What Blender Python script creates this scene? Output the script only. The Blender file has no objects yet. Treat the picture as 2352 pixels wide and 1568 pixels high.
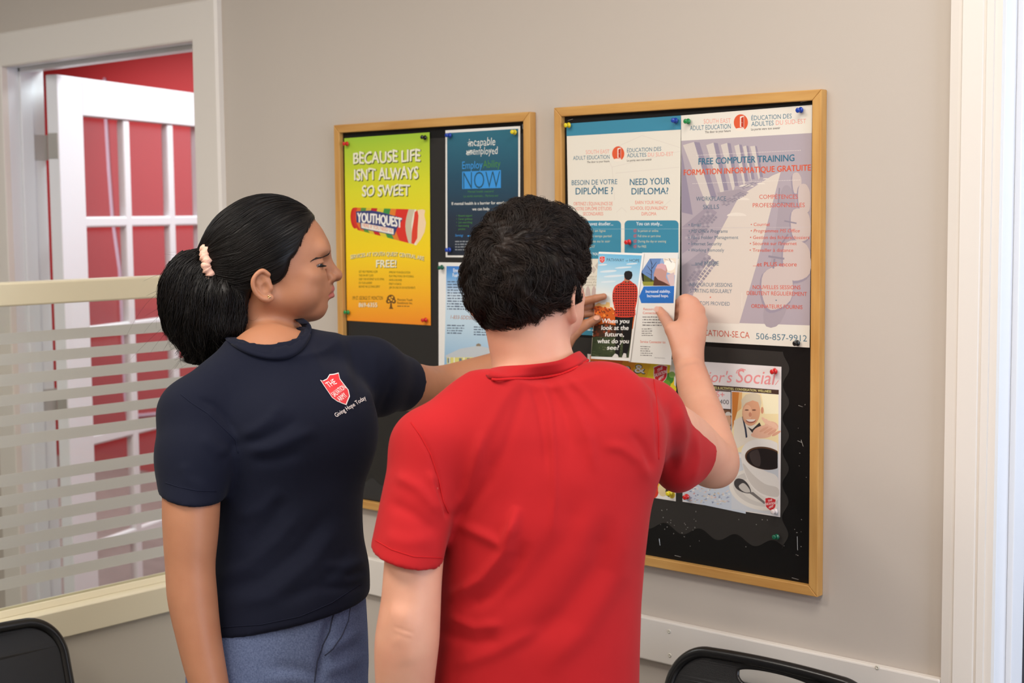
import bpy, bmesh, math, random
import numpy as np
from mathutils import Vector, Matrix
from mathutils.geometry import tessellate_polygon
from mathutils.bvhtree import BVHTree

S = bpy.context.scene
COL = S.collection
random.seed(7)
RNG = np.random.default_rng(7)

# ------------------------------------------------------------------ camera
IMG_W, IMG_H = 2352, 1568
FPX = 3435.02                       # focal length in pixels of a 2352 px wide frame
CAM = np.array([0.0, -2.38168, 1.6])
YAW, PITCH, ROLL = -0.725740, -0.0858615, -0.00955446
_f = np.array([math.sin(YAW) * math.cos(PITCH), math.cos(YAW) * math.cos(PITCH), math.sin(PITCH)])
_r = np.array([math.cos(YAW), -math.sin(YAW), 0.0])
_u = np.cross(_r, _f)
CR = _r * math.cos(ROLL) + _u * math.sin(ROLL)      # camera right, up, forward in the room
CU = -_r * math.sin(ROLL) + _u * math.cos(ROLL)
CF = _f
RH = np.array([math.cos(YAW), -math.sin(YAW), 0.0])  # horizontal right / forward of the viewer
FH = np.array([math.sin(YAW), math.cos(YAW), 0.0])

cd = bpy.data.cameras.new('camera')
cam = bpy.data.objects.new('camera', cd)
COL.objects.link(cam)
cam.matrix_world = Matrix((( CR[0], CU[0], -CF[0], CAM[0]), (CR[1], CU[1], -CF[1], CAM[1]),
                           (CR[2], CU[2], -CF[2], CAM[2]), (0, 0, 0, 1)))
cd.sensor_width = 36.0
cd.lens = 36.0 * FPX / IMG_W
cd.clip_start = 0.02
cd.dof.use_dof = True
cd.dof.focus_distance = 2.5
cd.dof.aperture_fstop = 6.0
S.camera = cam

# ------------------------------------------------------------------ exposure, world, lights
S.view_settings.view_transform = 'Standard'
S.view_settings.look = 'None'
S.view_settings.gamma = 1.0
S.view_settings.use_curve_mapping = False
S.view_settings.exposure = 0.10

world = bpy.data.worlds.new('world')
S.world = world
world.use_nodes = True
_bg = world.node_tree.nodes['Background']
_bg.inputs['Color'].default_value = (0.62, 0.78, 1.0, 1)
_bg.inputs['Strength'].default_value = 1.0

def area(name, loc, size, power, color, rot=(0, 0, 0), shape='RECTANGLE', spread=180):
    l = bpy.data.lights.new(name, 'AREA')
    l.shape = shape
    l.size, l.size_y = size
    l.energy = power
    l.color = color
    l.spread = math.radians(spread)
    o = bpy.data.objects.new(name, l)
    o.location = loc
    o.rotation_euler = rot
    COL.objects.link(o)
    return o

CEIL = 2.72
WARM = (1.0, 0.935, 0.86)
FIXTURES = [(-2.15, -1.75), (-0.75, -0.95), (-0.75, -3.1), (-2.15, -3.6)]
for _i, (_x, _y) in enumerate(FIXTURES):
    area('ceiling_light_lamp', (_x, _y, CEIL - 0.045), (1.15, 0.5), (28, 16, 26, 18)[_i], WARM)
area('hall_light_lamp', (-4.1, -1.35, CEIL - 0.045), (1.15, 0.5), 10, (0.90, 0.95, 1.0))
area('meeting_room_fill', (-3.3, 0.95, CEIL - 0.045), (1.0, 0.9), 44, (0.84, 0.97, 1.0))  # unseen fill added for the door leaf, tinted to offset red bounce
area('meeting_room_fill', (-7.4, 1.7, CEIL - 0.045), (2.0, 1.4), 75, (0.95, 0.98, 1.0))  # second unseen fill, added to brighten the red wall behind the panes
area('window_daylight', (2.25, -1.3, 1.55), (1.5, 1.3), 58, (0.70, 0.80, 1.0), (0, math.radians(90), 0))
area('office_daylight', (0.6, 1.0, 1.9), (1.2, 1.3), 26, (0.78, 0.86, 1.0), (0, math.radians(75), 0))

# ------------------------------------------------------------------ pixels of the photograph -> points in the room
def ray(u, v):
    return CF + CR * ((u - IMG_W / 2) / FPX) - CU * ((v - IMG_H / 2) / FPX)
def at(u, v, t):
    """point seen at pixel (u, v) at depth t in front of the camera"""
    return CAM + t * ray(u, v)
def on_axis(u, v, axis, val):
    r = ray(u, v)
    return CAM + r * ((val - CAM[axis]) / r[axis])
def on_plane(u, v, P, n):
    r = ray(u, v)
    return CAM + r * (((P - CAM) @ n) / (r @ n))
def to_px(P):
    q = np.asarray(P, float) - CAM
    z = q @ CF
    return np.stack([IMG_W / 2 + FPX * (q @ CR) / z, IMG_H / 2 - FPX * (q @ CU) / z], -1)

# ------------------------------------------------------------------ materials
def lin(c):
    c = np.array(c, float) / 255.0
    return tuple(np.where(c <= 0.04045, c / 12.92, ((c + 0.055) / 1.055) ** 2.4)) + (1.0,)
MATS = {}
def mat(name, rgb, rough=0.5, metal=0.0, bump=None, noise=None, spec=0.5, coat=0.0, sheen=0.0, sss=None, trans=0.0, grain=None):
    """bump=(scale, strength, distance); noise=(scale, rgb2, amount); grain=(stretch xyz, scale, rgb2)"""
    if name in MATS: return MATS[name]
    m = bpy.data.materials.new(name)
    m.use_nodes = True
    nt = m.node_tree
    b = nt.nodes['Principled BSDF']
    b.inputs['Base Color'].default_value = lin(rgb)
    b.inputs['Roughness'].default_value = rough
    b.inputs['Metallic'].default_value = metal
    b.inputs['Specular IOR Level'].default_value = spec
    b.inputs['Coat Weight'].default_value = coat
    b.inputs['Sheen Weight'].default_value = sheen
    b.inputs['Transmission Weight'].default_value = trans
    if sss:
        b.inputs['Subsurface Weight'].default_value = sss[0]
        b.inputs['Subsurface Radius'].default_value = (1.0, 0.35, 0.2)
        b.inputs['Subsurface Scale'].default_value = sss[1]
    tc = nt.nodes.new('ShaderNodeTexCoord')
    src = tc.outputs['Object']
    if noise or grain:
        n = nt.nodes.new('ShaderNodeTexNoise')
        n.inputs['Detail'].default_value = 5
        mix = nt.nodes.new('ShaderNodeMix'); mix.data_type = 'RGBA'
        mix.inputs[6].default_value = lin(rgb)
        if grain:
            mp = nt.nodes.new('ShaderNodeMapping')
            mp.inputs['Scale'].default_value = grain[0]
            nt.links.new(src, mp.inputs['Vector'])
            nt.links.new(mp.outputs[0], n.inputs['Vector'])
            n.inputs['Scale'].default_value = grain[1]
            mix.inputs[7].default_value = lin(grain[2])
            lo, hi = 0.35, 0.7
        else:
            nt.links.new(src, n.inputs['Vector'])
            n.inputs['Scale'].default_value = noise[0]
            mix.inputs[7].default_value = lin(noise[1])
            lo, hi = 0.5 - 0.25 / noise[2], 0.5 + 0.25 / noise[2]
        mr = nt.nodes.new('ShaderNodeMapRange')
        mr.inputs[1].default_value, mr.inputs[2].default_value = lo, hi
        nt.links.new(n.outputs['Fac'], mr.inputs[0])
        nt.links.new(mr.outputs[0], mix.inputs[0])
        nt.links.new(mix.outputs[2], b.inputs['Base Color'])
    if bump:
        n2 = nt.nodes.new('ShaderNodeTexNoise')
        n2.inputs['Scale'].default_value = bump[0]
        n2.inputs['Detail'].default_value = 4
        nt.links.new(src, n2.inputs['Vector'])
        bp = nt.nodes.new('ShaderNodeBump')
        bp.inputs['Strength'].default_value = bump[1]
        bp.inputs['Distance'].default_value = bump[2]
        nt.links.new(n2.outputs['Fac'], bp.inputs['Height'])
        nt.links.new(bp.outputs[0], b.inputs['Normal'])
    MATS[name] = m
    return m
def ink(rgb):
    rgb = tuple(int(c) for c in rgb)
    return mat('print_%d_%d_%d' % rgb, rgb, 0.42, spec=0.35)
def ramp_mat(name, stops, p0, p1, rough=0.35):
    """a printed colour run from world point p0 to p1 (a gradient printed on paper)"""
    m = bpy.data.materials.new(name); m.use_nodes = True
    nt = m.node_tree; b = nt.nodes['Principled BSDF']
    b.inputs['Roughness'].default_value = rough
    b.inputs['Specular IOR Level'].default_value = 0.35
    at_ = nt.nodes.new('ShaderNodeAttribute'); at_.attribute_name = 'run'
    cr = nt.nodes.new('ShaderNodeValToRGB')
    els = cr.color_ramp.elements
    while len(els) < len(stops): els.new(0.5)
    for e, (p, c) in zip(els, stops):
        e.position = p; e.color = lin(c)
    nt.links.new(at_.outputs['Fac'], cr.inputs[0])
    nt.links.new(cr.outputs[0], b.inputs['Base Color'])
    m['p0'], m['p1'] = list(map(float, p0)), list(map(float, p1))
    return m

# ------------------------------------------------------------------ mesh building
class MB:
    def __init__(s): s.v, s.f, s.m, s.mats = [], [], [], []
    def mi(s, m):
        if m not in s.mats: s.mats.append(m)
        return s.mats.index(m)
    def add(s, vs, fs, m=None):
        k = len(s.v); s.v += [tuple(map(float, q)) for q in vs]
        i = s.mi(m) if m is not None else 0
        for f in fs:
            s.f.append(tuple(k + j for j in f)); s.m.append(i)
        return s
    def box(s, a, b, m=None):
        (x0, y0, z0), (x1, y1, z1) = a, b
        x0, x1 = sorted((x0, x1)); y0, y1 = sorted((y0, y1)); z0, z1 = sorted((z0, z1))
        v = [(x0,y0,z0),(x1,y0,z0),(x1,y1,z0),(x0,y1,z0),(x0,y0,z1),(x1,y0,z1),(x1,y1,z1),(x0,y1,z1)]
        return s.add(v, [(0,3,2,1),(4,5,6,7),(0,1,5,4),(1,2,6,5),(2,3,7,6),(3,0,4,7)], m)
    def hexa(s, lo, hi, m=None):
        """lo, hi: two quads with the same winding"""
        v = list(lo) + list(hi); n = len(lo)
        fs = [tuple(range(n))[::-1], tuple(range(n, 2*n))]
        fs += [(i, (i+1) % n, n + (i+1) % n, n + i) for i in range(n)]
        return s.add(v, fs, m)
    def tube(s, path, r, seg=12, m=None, closed=False, flat=None, caps=True):
        P = [np.array(p, float) for p in path]; n = len(P)
        R = r if hasattr(r, '__len__') else [r] * n
        rings = []; prev = None
        for i in range(n):
            if closed: t = P[(i+1) % n] - P[i-1]
            else: t = P[min(i+1, n-1)] - P[max(i-1, 0)]
            t = t / (np.linalg.norm(t) + 1e-12)
            if prev is None:
                a = np.array([0, 0, 1.]) if abs(t[2]) < .9 else np.array([1., 0, 0])
            else: a = prev
            a = a - t * (a @ t); a /= np.linalg.norm(a) + 1e-12; prev = a
            b = np.cross(t, a)
            fa, fb = flat if flat else (1, 1)
            rings.append([P[i] + R[i] * (fa*a*math.cos(q) + fb*b*math.sin(q)) for q in [2*math.pi*k/seg for k in range(seg)]])
        v = [q for rg in rings for q in rg]; fs = []
        for i in range(n if closed else n-1):
            j = (i+1) % n
            for k in range(seg):
                l = (k+1) % seg
                fs.append((i*seg+k, i*seg+l, j*seg+l, j*seg+k))
        if caps and not closed:
            fs.append(tuple(range(seg))[::-1]); fs.append(tuple((n-1)*seg+k for k in range(seg)))
        return s.add(v, fs, m)
    def lathe(s, prof, o, ax=(0,0,1), seg=20, m=None):
        ax = np.array(ax, float); ax /= np.linalg.norm(ax)
        a = np.array([0, 0, 1.]) if abs(ax[2]) < .9 else np.array([1., 0, 0])
        a = a - ax*(a@ax); a /= np.linalg.norm(a); b = np.cross(ax, a); o = np.array(o, float)
        v = [o + ax*h + r*(a*math.cos(q)+b*math.sin(q)) for r, h in prof for q in [2*math.pi*k/seg for k in range(seg)]]
        fs = []
        for i in range(len(prof)-1):
            for k in range(seg):
                l = (k+1) % seg
                fs.append((i*seg+k, i*seg+l, (i+1)*seg+l, (i+1)*seg+k))
        fs.append(tuple(range(seg))[::-1]); fs.append(tuple((len(prof)-1)*seg+k for k in range(seg)))
        return s.add(v, fs, m)
    def extrude(s, poly, d, m=None):
        """planar polygon of 3D points swept by vector d"""
        return s.hexa(poly, [np.array(p)+np.array(d) for p in poly], m)
    def build(s, name, m=None, parent=None, smooth=False, bevel=0, angle=None):
        me = bpy.data.meshes.new(name)
        org = np.zeros(3)
        if parent is not None:
            q = parent
            while q is not None: org = org + np.array(q.location); q = q.parent
        me.from_pydata([tuple(np.array(q) - org) for q in s.v], [], s.f)
        ms = s.mats if s.mats else [m]
        for k in ms: me.materials.append(k)
        if len(ms) > 1: me.polygons.foreach_set('material_index', s.m)
        bm = bmesh.new(); bm.from_mesh(me)
        if not getattr(s, 'open', False): bmesh.ops.recalc_face_normals(bm, faces=bm.faces)
        bm.to_mesh(me); bm.free()
        for k in ms:
            if k is not None and 'p0' in k:
                p0, p1 = np.array(k['p0']), np.array(k['p1']); d = p1 - p0
                co = np.array([v.co for v in me.vertices]) + org
                a = me.attributes.new('run', 'FLOAT', 'POINT')
                a.data.foreach_set('value', ((co - p0) @ d / (d @ d)).astype(np.float32)); break
        if smooth: me.polygons.foreach_set('use_smooth', [True]*len(me.polygons))
        o = bpy.data.objects.new(name, me); COL.objects.link(o)
        if parent is not None: o.parent = parent
        if bevel:
            bv = o.modifiers.new('bevel', 'BEVEL'); bv.width = bevel; bv.segments = 2; bv.limit_method = 'ANGLE'
        return o
def thing(name, label, cat, loc=(0,0,0), group=None):
    o = bpy.data.objects.new(name, None); COL.objects.link(o)
    o.location = loc; o.empty_display_size = .05
    return tag(o, label, cat, group)
def tag(o, label, cat, group=None):
    o['label'] = label; o['category'] = cat
    if group: o['group'] = group
    return o
def struct(o):
    o['kind'] = 'structure'; return o

# ================================================================== THE ROOM
M_WALL = mat('wall_paint_greige', (197, 187, 176), 0.75, bump=(900, .05, .002), spec=.3)
M_WALL_P = mat('partition_paint', (190, 182, 167), 0.7, bump=(900, .05, .002), spec=.3)
M_TRIM = mat('trim_paint_white', (230, 223, 214), 0.38)
M_TRIMW = mat('trim_paint_cool_white', (232, 232, 234), 0.35)
M_CREAM = mat('rail_paint_cream', (226, 216, 188), 0.35)
M_RED = mat('wall_paint_red', (180, 58, 60), 0.6, spec=.3)
M_CEIL = mat('ceiling_tile', (235, 233, 228), 0.9)
M_FLOOR = mat('floor_vinyl', (150, 145, 138), 0.5, noise=(14, (134, 130, 124), 1.5))
M_OFFW = mat('office_wall_paint', (226, 230, 236), 0.7)
M_GREYP = mat('office_grey_panel', (104, 104, 112), 0.6)
M_STEEL = mat('brushed_steel', (204, 202, 196), 0.38, metal=.65)
M_SCREW = mat('screw_head_white', (214, 208, 192), 0.35)

# ---- main wall (y = 0 .. 0.12) with the door opening on the left and the doorway on the right
DL, DR, DH = -4.115, -3.181, 2.046         # left door opening
RL, RR, RH_ = -1.033, 0.05, 2.046          # right doorway
WT = 0.12
b = MB()
b.box((-6.2, 0, 0), (DL - .02, WT, CEIL)); b.box((DL - .02, 0, DH + .02), (DR + .02, WT, CEIL)); b.box((DR + .02, 0, 0), (RL - .02, WT, CEIL))
b.box((RL - .02, 0, RH_ + .02), (RR + .02, WT, CEIL)); b.box((RR + .02, 0, 0), (2.2, WT, CEIL))
struct(b.build('wall_back', M_WALL))
struct(MB().box((-10.6, -5.2, -0.1), (2.4, 3.3, 0)).build('floor', M_FLOOR))
struct(MB().box((-10.6, -5.2, CEIL), (2.4, 3.3, CEIL + .1)).build('ceiling', M_CEIL))
struct(MB().box((-6.2, -5.3, 0), (2.4, -5.2, CEIL)).build('wall_front', M_WALL))
struct(MB().box((-6.3, -5.2, 0), (-6.2, WT, CEIL)).build('wall_left', M_WALL))
b = MB()                                    # right wall with a window in it
b.box((2.2, -5.2, 0), (2.4, -2.2, CEIL)); b.box((2.2, -.4, 0), (2.4, 2.2, CEIL))
b.box((2.2, -2.2, 0), (2.4, -.4, .85)); b.box((2.2, -2.2, 2.3), (2.4, -.4, CEIL))
struct(b.build('wall_right', M_WALL))
b = MB()
for a0, a1 in (((2.24, -2.2, .85), (2.3, -2.14, 2.3)), ((2.24, -.46, .85), (2.3, -.4, 2.3)), ((2.24, -2.2, .85), (2.3, -.4, .91)), ((2.24, -2.2, 2.24), (2.3, -.4, 2.3))):
    b.box(a0, a1)
struct(b.build('window_1', M_TRIMW))
# meeting room behind the left door, office behind the right doorway
struct(MB().box((-10.4, 3.05, 0), (-2.2, 3.15, CEIL)).build('wall_meeting_room_back', M_RED))
b = MB(); b.box((-2.3, WT, 0), (-2.2, 3.05, CEIL)); b.box((-10.4, WT, 0), (-10.3, 3.05, CEIL))
b.box((-10.3, WT, 0), (DL - .1, WT + .012, CEIL)); b.box((DR + .1, WT, 0), (-2.3, WT + .012, CEIL)); b.box((DL - .1, WT, DH + .1), (DR + .1, WT + .012, CEIL))
struct(b.build('wall_meeting_room_front', M_RED))
struct(MB().box((-2.2, 1.5, 0), (2.2, 1.6, CEIL)).build('wall_office_back', M_OFFW)); struct(MB().box((-2.2, WT, 0), (-2.15, 1.5, CEIL)).build('wall_office_left', M_OFFW))

def casing(name, xl, xr, zh, w, t, m, y=0.0, prof=None):
    """door casing: two legs and a head, mitred, as one moulding"""
    b = MB()
    prof = prof or [(0, 0), (0, t*.75), (w*.12, t), (w*.55, t), (w*.6, t*.85), (w*.92, t*.85), (w, t*.5), (w, 0)]
    # prof: (offset from the opening outwards, thickness)
    for (x0, sgn) in ((xl, -1), (xr, 1)):
        lo = [(x0 + sgn*q[0], y - q[1], 0) for q in prof]
        hi = [(x0 + sgn*q[0], y - q[1], zh + q[0]) for q in prof]
        b.hexa(lo, hi)
    lo = [(xl - q[0], y - q[1], zh + q[0]) for q in prof]
    hi = [(xr + q[0], y - q[1], zh + q[0]) for q in prof]
    b.hexa(lo, hi)
    return struct(b.build(name, m))
casing('trim_1', DL, DR, DH, .1, .02, M_TRIM, prof=[(0, 0), (0, .018), (.004, .02), (.094, .02), (.1, .014), (.1, 0)])
casing('trim_2', RL, RR, RH_, .088, .021, M_TRIM,
       prof=[(0, 0), (0, .012), (.012, .013), (.013, .016), (.024, .018), (.026, .0155), (.029, .0155), (.031, .018), (.064, .021), (.067, .0185), (.072, .0185), (.087, .0165), (.088, 0)])
# jambs with stops
b = MB()
b.box((DL - .02, 0, 0), (DL, WT, DH)); b.box((DR, 0, 0), (DR + .02, WT, DH)); b.box((DL - .02, 0, DH), (DR + .02, WT, DH + .02))
b.box((DL, .035, 0), (DL + .012, .075, DH)); b.box((DR - .012, .035, 0), (DR, .075, DH)); b.box((DL, .035, DH - .012), (DR, .075, DH))
struct(b.build('trim_3', M_TRIMW, bevel=.002))
b = MB()
b.box((RL - .02, 0, 0), (RL, WT, RH_)); b.box((RR, 0, 0), (RR + .02, WT, RH_)); b.box((RL - .02, 0, RH_), (RR + .02, WT, RH_ + .02))
b.box((RL, .045, 0), (RL + .011, .085, RH_)); b.box((RR - .011, .045, 0), (RR, .085, RH_)); b.box((RL, .045, RH_ - .011), (RR, .085, RH_))
struct(b.build('trim_4', M_TRIMW, bevel=.002))

# ---- chair rail board along the main wall, with painted screws
rail = struct(MB().box((-2.93, -.018, .7063), (RL - .088, 0, .7926)).build('trim_5', M_TRIM, bevel=.003))
for (u, v) in ((1536, 1450), (1537.5, 1505), (2014, 1533)):
    q = on_axis(u, v, 1, -.0195)
    s_ = MB().lathe([(.0042, 0), (.0042, .0012), (.003, .0022), (.0012, .0016), (.001, .0006)], (q[0], -.0175, q[2]), (0, -1, 0), 14)
    s_.build('screw_head', M_SCREW, rail, smooth=True)
struct(MB().box((DR + .1, -.015, 0), (RL - .088, 0, .11)).build('baseboard_back', M_TRIM, bevel=.003))

# ---- red french door, opened into the meeting room
P0 = np.array([-3.995, .145, 0]); dv = np.array([-.255, .625, 0]); dv /= np.linalg.norm(dv)
nv = np.array([-dv[1], dv[0], 0]); nv = -nv if nv @ (CAM - P0) > 0 else nv     # away from the viewer
LS, LW, LT, LZ = -.077, .86, .040, 2.02
def leaf(s, z, d): return P0 + dv * s + nv * d + np.array([0, 0, z])
def leafbox(b, s0, s1, z0, z1, d0, d1):
    b.hexa([leaf(s0, z0, d0), leaf(s1, z0, d0), leaf(s1, z0, d1), leaf(s0, z0, d1)], [leaf(s0, z1, d0), leaf(s1, z1, d0), leaf(s1, z1, d1), leaf(s0, z1, d1)])
door = bpy.data.objects.new('door_1', None); COL.objects.link(door); door.location = leaf(LS, 0, 0); struct(door)
b = MB()
cols = [(.047, .263), (.300, .516), (.553, .769 - .05)]
cols = [(.047, .272), (.307, .532), (.567, .672)]
cols = [(.047, .268), (.303, .524), (.559, .780 - .06)]
LW = cols[-1][1] + .12 - LS
rows = [(1.600, 1.906), (1.263, 1.567), (.926, 1.230), (.589, .893), (.252, .556)]
leafbox(b, LS, cols[0][0], .01, LZ, 0, LT); leafbox(b, cols[-1][1], LS + LW, .01, LZ, 0, LT)
leafbox(b, cols[0][0], cols[-1][1], rows[0][1], LZ, 0, LT); leafbox(b, cols[0][0], cols[-1][1], .01, rows[-1][0], 0, LT)
b.build('door_frame', M_TRIMW, door, bevel=.003)
b = MB()
for (a, c) in zip(cols, cols[1:]): leafbox(b, a[1], c[0], rows[-1][0], rows[0][1], .006, LT - .006)
for (a, c) in zip(rows, rows[1:]): leafbox(b, cols[0][0], cols[-1][1], c[1], a[0], .0065, LT - .0065)
b.build('glazing_bar', M_TRIMW, door, bevel=.006)

def glass_mat(name, tint=(1, 1, 1), rough=0.0, ior=1.45, veil=0.0):
    m = bpy.data.materials.new(name); m.use_nodes = True; nt = m.node_tree
    for n in list(nt.nodes): nt.nodes.remove(n)
    out = nt.nodes.new('ShaderNodeOutputMaterial'); mx = nt.nodes.new('ShaderNodeMixShader')
    t = nt.nodes.new('ShaderNodeBsdfTransparent'); g = nt.nodes.new('ShaderNodeBsdfGlossy'); fr = nt.nodes.new('ShaderNodeFresnel')
    t.inputs[0].default_value = tint + (1,); g.inputs['Roughness'].default_value = rough; fr.inputs[0].default_value = ior
    ge = nt.nodes.new('ShaderNodeNewGeometry'); sb = nt.nodes.new('ShaderNodeMath'); sb.operation = 'SUBTRACT'; sb.inputs[0].default_value = 1
    ml = nt.nodes.new('ShaderNodeMath'); ml.operation = 'MULTIPLY'
    nt.links.new(ge.outputs['Backfacing'], sb.inputs[1]); nt.links.new(sb.outputs[0], ml.inputs[0]); nt.links.new(fr.outputs[0], ml.inputs[1])   # reflect once per pane
    nt.links.new(ml.outputs[0], mx.inputs[0]); nt.links.new(t.outputs[0], mx.inputs[1]); nt.links.new(g.outputs[0], mx.inputs[2])
    sh = mx.outputs[0]
    if veil:        # pale diffuse mix painting in the haze of reflections on the glass
        m2 = nt.nodes.new('ShaderNodeMixShader'); m2.inputs[0].default_value = veil
        d = nt.nodes.new('ShaderNodeBsdfDiffuse'); d.inputs[0].default_value = (.72, .68, .72, 1)
        nt.links.new(sh, m2.inputs[1]); nt.links.new(d.outputs[0], m2.inputs[2]); sh = m2.outputs[0]
    nt.links.new(sh, out.inputs[0]); return m
M_GLASSD = glass_mat('door_glass', (.98, .97, .97), .08, 1.6, .05)
M_GLASS = glass_mat('clear_glass', (.97, .98, .97))
for (s0, s1) in cols:
    for (z0, z1) in rows:
        p = MB(); leafbox(p, s0 - .004, s1 + .004, z0 - .004, z1 + .004, LT*.5 - .002, LT*.5 + .002)
        p.build('glass_pane', M_GLASSD, door)
hz = [(1.811, .038), (1.034, .038), (.25, .038)]
for (z, h) in hz:
    hb = MB()
    ax = np.array([DL + .012, WT + .008, 0])
    e = leaf(LS, 0, 0); e2 = leaf(LS, 0, LT)
    hb.tube([ax + (0, 0, z - h), ax + (0, 0, z + h)], .0055, 12)
    hb.hexa([(DL + .0005, WT - .045, z - h), (DL + .0025, WT - .045, z - h), (DL + .0025, WT + .006, z - h), (DL + .0005, WT + .006, z - h)],
            [(DL + .0005, WT - .045, z + h), (DL + .0025, WT - .045, z + h), (DL + .0025, WT + .006, z + h), (DL + .0005, WT + .006, z + h)])
    k = (e2 - e) / np.linalg.norm(e2 - e); o_ = -dv * .0022
    q0, q1 = e + k * .004 + o_, e2 - k*.002 + o_
    hb.hexa([q0 + (0, 0, z-h), q1 + (0, 0, z-h), q1 - o_*.9 + (0, 0, z-h), q0 - o_*.9 + (0, 0, z-h)], [q0 + (0, 0, z+h), q1 + (0, 0, z+h), q1 - o_*.9 + (0, 0, z+h), q0 - o_*.9 + (0, 0, z+h)])
    hb.build('hinge', M_STEEL, door, bevel=.0006)
kn = MB(); c = leaf(LS + LW - .06, .98, 0); kn.lathe([(.028, 0), (.03, .004), (.012, .01), (.011, .03), (.022, .038), (.027, .05), (.024, .062), (.008, .067)], c, -nv, 20)
kn.build('door_handle', M_STEEL, door, smooth=True)

# ---- partition: half wall, cream rails, glass with frosted stripes
PX = -2.95
struct(MB().box((PX - .05, -3.2, 0), (PX + .05, 0, .676)).build('wall_partition', M_WALL_P))
b = MB()
b.box((PX - .06, -3.2, .676), (PX + .062, 0, .7375)); 
b.hexa([(PX + .010, -3.2, .7375), (PX + .010, 0, .7375), (PX + .022, 0, .7375), (PX + .022, -3.2, .7375)], [(PX + .010, -3.2, .752), (PX + .010, 0, .752), (PX + .014, 0, .752), (PX + .014, -3.2, .752)])
b.hexa([(PX - .022, -3.2, .7375), (PX - .022, 0, .7375), (PX - .010, 0, .7375), (PX - .010, -3.2, .7375)], [(PX - .014, -3.2, .752), (PX - .014, 0, .752), (PX - .010, 0, .752), (PX - .010, -3.2, .752)])
struct(b.build('trim_6', M_CREAM, bevel=.002))
struct(MB().box((PX - .03, -3.2, 1.4105), (PX + .03, 0, 1.461)).build('trim_7', M_CREAM, bevel=.004))
gl = bpy.data.objects.new('partition_glass', None); COL.objects.link(gl); gl.location = (PX, -1.6, .745); struct(gl)
MB().box((PX - .004, -3.2, .739), (PX + .004, 0, 1.412)).build('glass_pane', M_GLASS, gl)
mf = bpy.data.materials.new('frosted_film'); mf.use_nodes = True; nt = mf.node_tree
_b = nt.nodes['Principled BSDF']; _b.inputs['Base Color'].default_value = lin((232, 231, 227)); _b.inputs['Roughness'].default_value = .55
_t = nt.nodes.new('ShaderNodeBsdfTranslucent'); _t.inputs[0].default_value = lin((225, 225, 220))
_m = nt.nodes.new('ShaderNodeMixShader'); _m.inputs[0].default_value = .5
_o = nt.nodes['Material Output']
nt.links.new(_b.outputs[0], _m.inputs[1]); nt.links.new(_t.outputs[0], _m.inputs[2]); nt.links.new(_m.outputs[0], _o.inputs[0])
for (z1, z0) in ((1.352, 1.328), (1.307, 1.283), (1.263, 1.238), (1.218, 1.195), (1.174, 1.151), (1.130, 1.105),
                 (1.046, 1.020), (1.001, .976), (.956, .929), (.910, .884), (.866, .840), (.820, .795)):
    MB().box((PX + .0042, -3.2, z0), (PX + .0046, -.002, z1)).build('frosted_stripe', mf, gl)

# white cable standing in for pale reflections in the door glass
pts = [on_axis(u, v, 1, 3.036) for u, v in ((240, 180), (243, 270), (250, 390), (258, 500), (268, 570), (275, 620), (279, 700), (284, 800), (287, 900), (292, 950), (310, 955), (350, 951), (420, 945))]
tag(MB().tube(pts, .0085, 8).build('streak', mat('streak_lilac', (216, 210, 232), .4), smooth=True), 'thin white cable on the red wall, standing in for reflections in the glazed door', 'streak')

# ---- ceiling light fixtures (troffers) that carry the lamps
M_DIFF = bpy.data.materials.new('light_diffuser'); M_DIFF.use_nodes = True
_b = M_DIFF.node_tree.nodes['Principled BSDF']; _b.inputs['Base Color'].default_value = (.9, .88, .82, 1)
_b.inputs['Emission Color'].default_value = (1, .9, .75, 1); _b.inputs['Emission Strength'].default_value = 1.5
_where = ['over the middle of the room', 'over the wall by the right doorway', 'behind the viewer on the right', 'behind the viewer on the left', 'over the hall left of the partition']
for (x, y), w in zip(FIXTURES + [(-4.1, -1.35)], _where):
    t = thing('ceiling_light', 'flush white fluorescent ceiling panel ' + w, 'ceiling light', (x, y, CEIL), 'fluorescent ceiling panels')
    f = MB()
    for a0, a1 in (((x-.6, y-.28, CEIL-.035), (x-.575, y+.28, CEIL)), ((x+.575, y-.28, CEIL-.035), (x+.6, y+.28, CEIL)), ((x-.6, y-.28, CEIL-.035), (x+.6, y-.255, CEIL)), ((x-.6, y+.255, CEIL-.035), (x+.6, y+.28, CEIL))):
        f.box(a0, a1)
    f.build('frame', M_TRIMW, t)
    MB().box((x-.575, y-.255, CEIL-.03), (x+.575, y+.255, CEIL-.02)).build('diffuser', M_DIFF, t)

# ---- sliver of the office seen through the right doorway
def off(u, v, y=1.44): return on_axis(u, v, 1, y)
q0, q1 = off(2300, 1118), off(2420, -60)
wb = thing('whiteboard', 'bright white board on the office wall seen past the right door jamb', 'whiteboard', (q1[0], 1.5, 1.6))
MB().box((q0[0] - .35, 1.455, q0[2]), (q0[0] + .95, 1.4995, 2.35)).build('panel', mat('whiteboard_enamel', (240, 244, 250), .25), wb)
MB().box((q0[0] - .35, 1.435, q0[2] - .022), (q0[0] + .95, 1.4995, q0[2])).build('tray', mat('tray_grey', (150, 158, 172), .35, metal=.6), wb, bevel=.003)
sg = MB()
def circ(u, v, ru, rv, n=28, a0=0, a1=2*math.pi): return [(u + ru*math.cos(a), v + rv*math.sin(a)) for a in np.linspace(a0, a1, n, endpoint=(a1 - a0) < 6.28)]
sg.extrude([off(u, v, 1.453) for u, v in ((2343, 268), (2352, 272), (2380, 262), (2400, 290), (2392, 345), (2365, 372), (2340, 386))], (0, .001, 0))
sg.extrude([off(u, v, 1.453) for u, v in circ(2346, 246, 6, 7)], (0, .001, 0))
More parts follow.
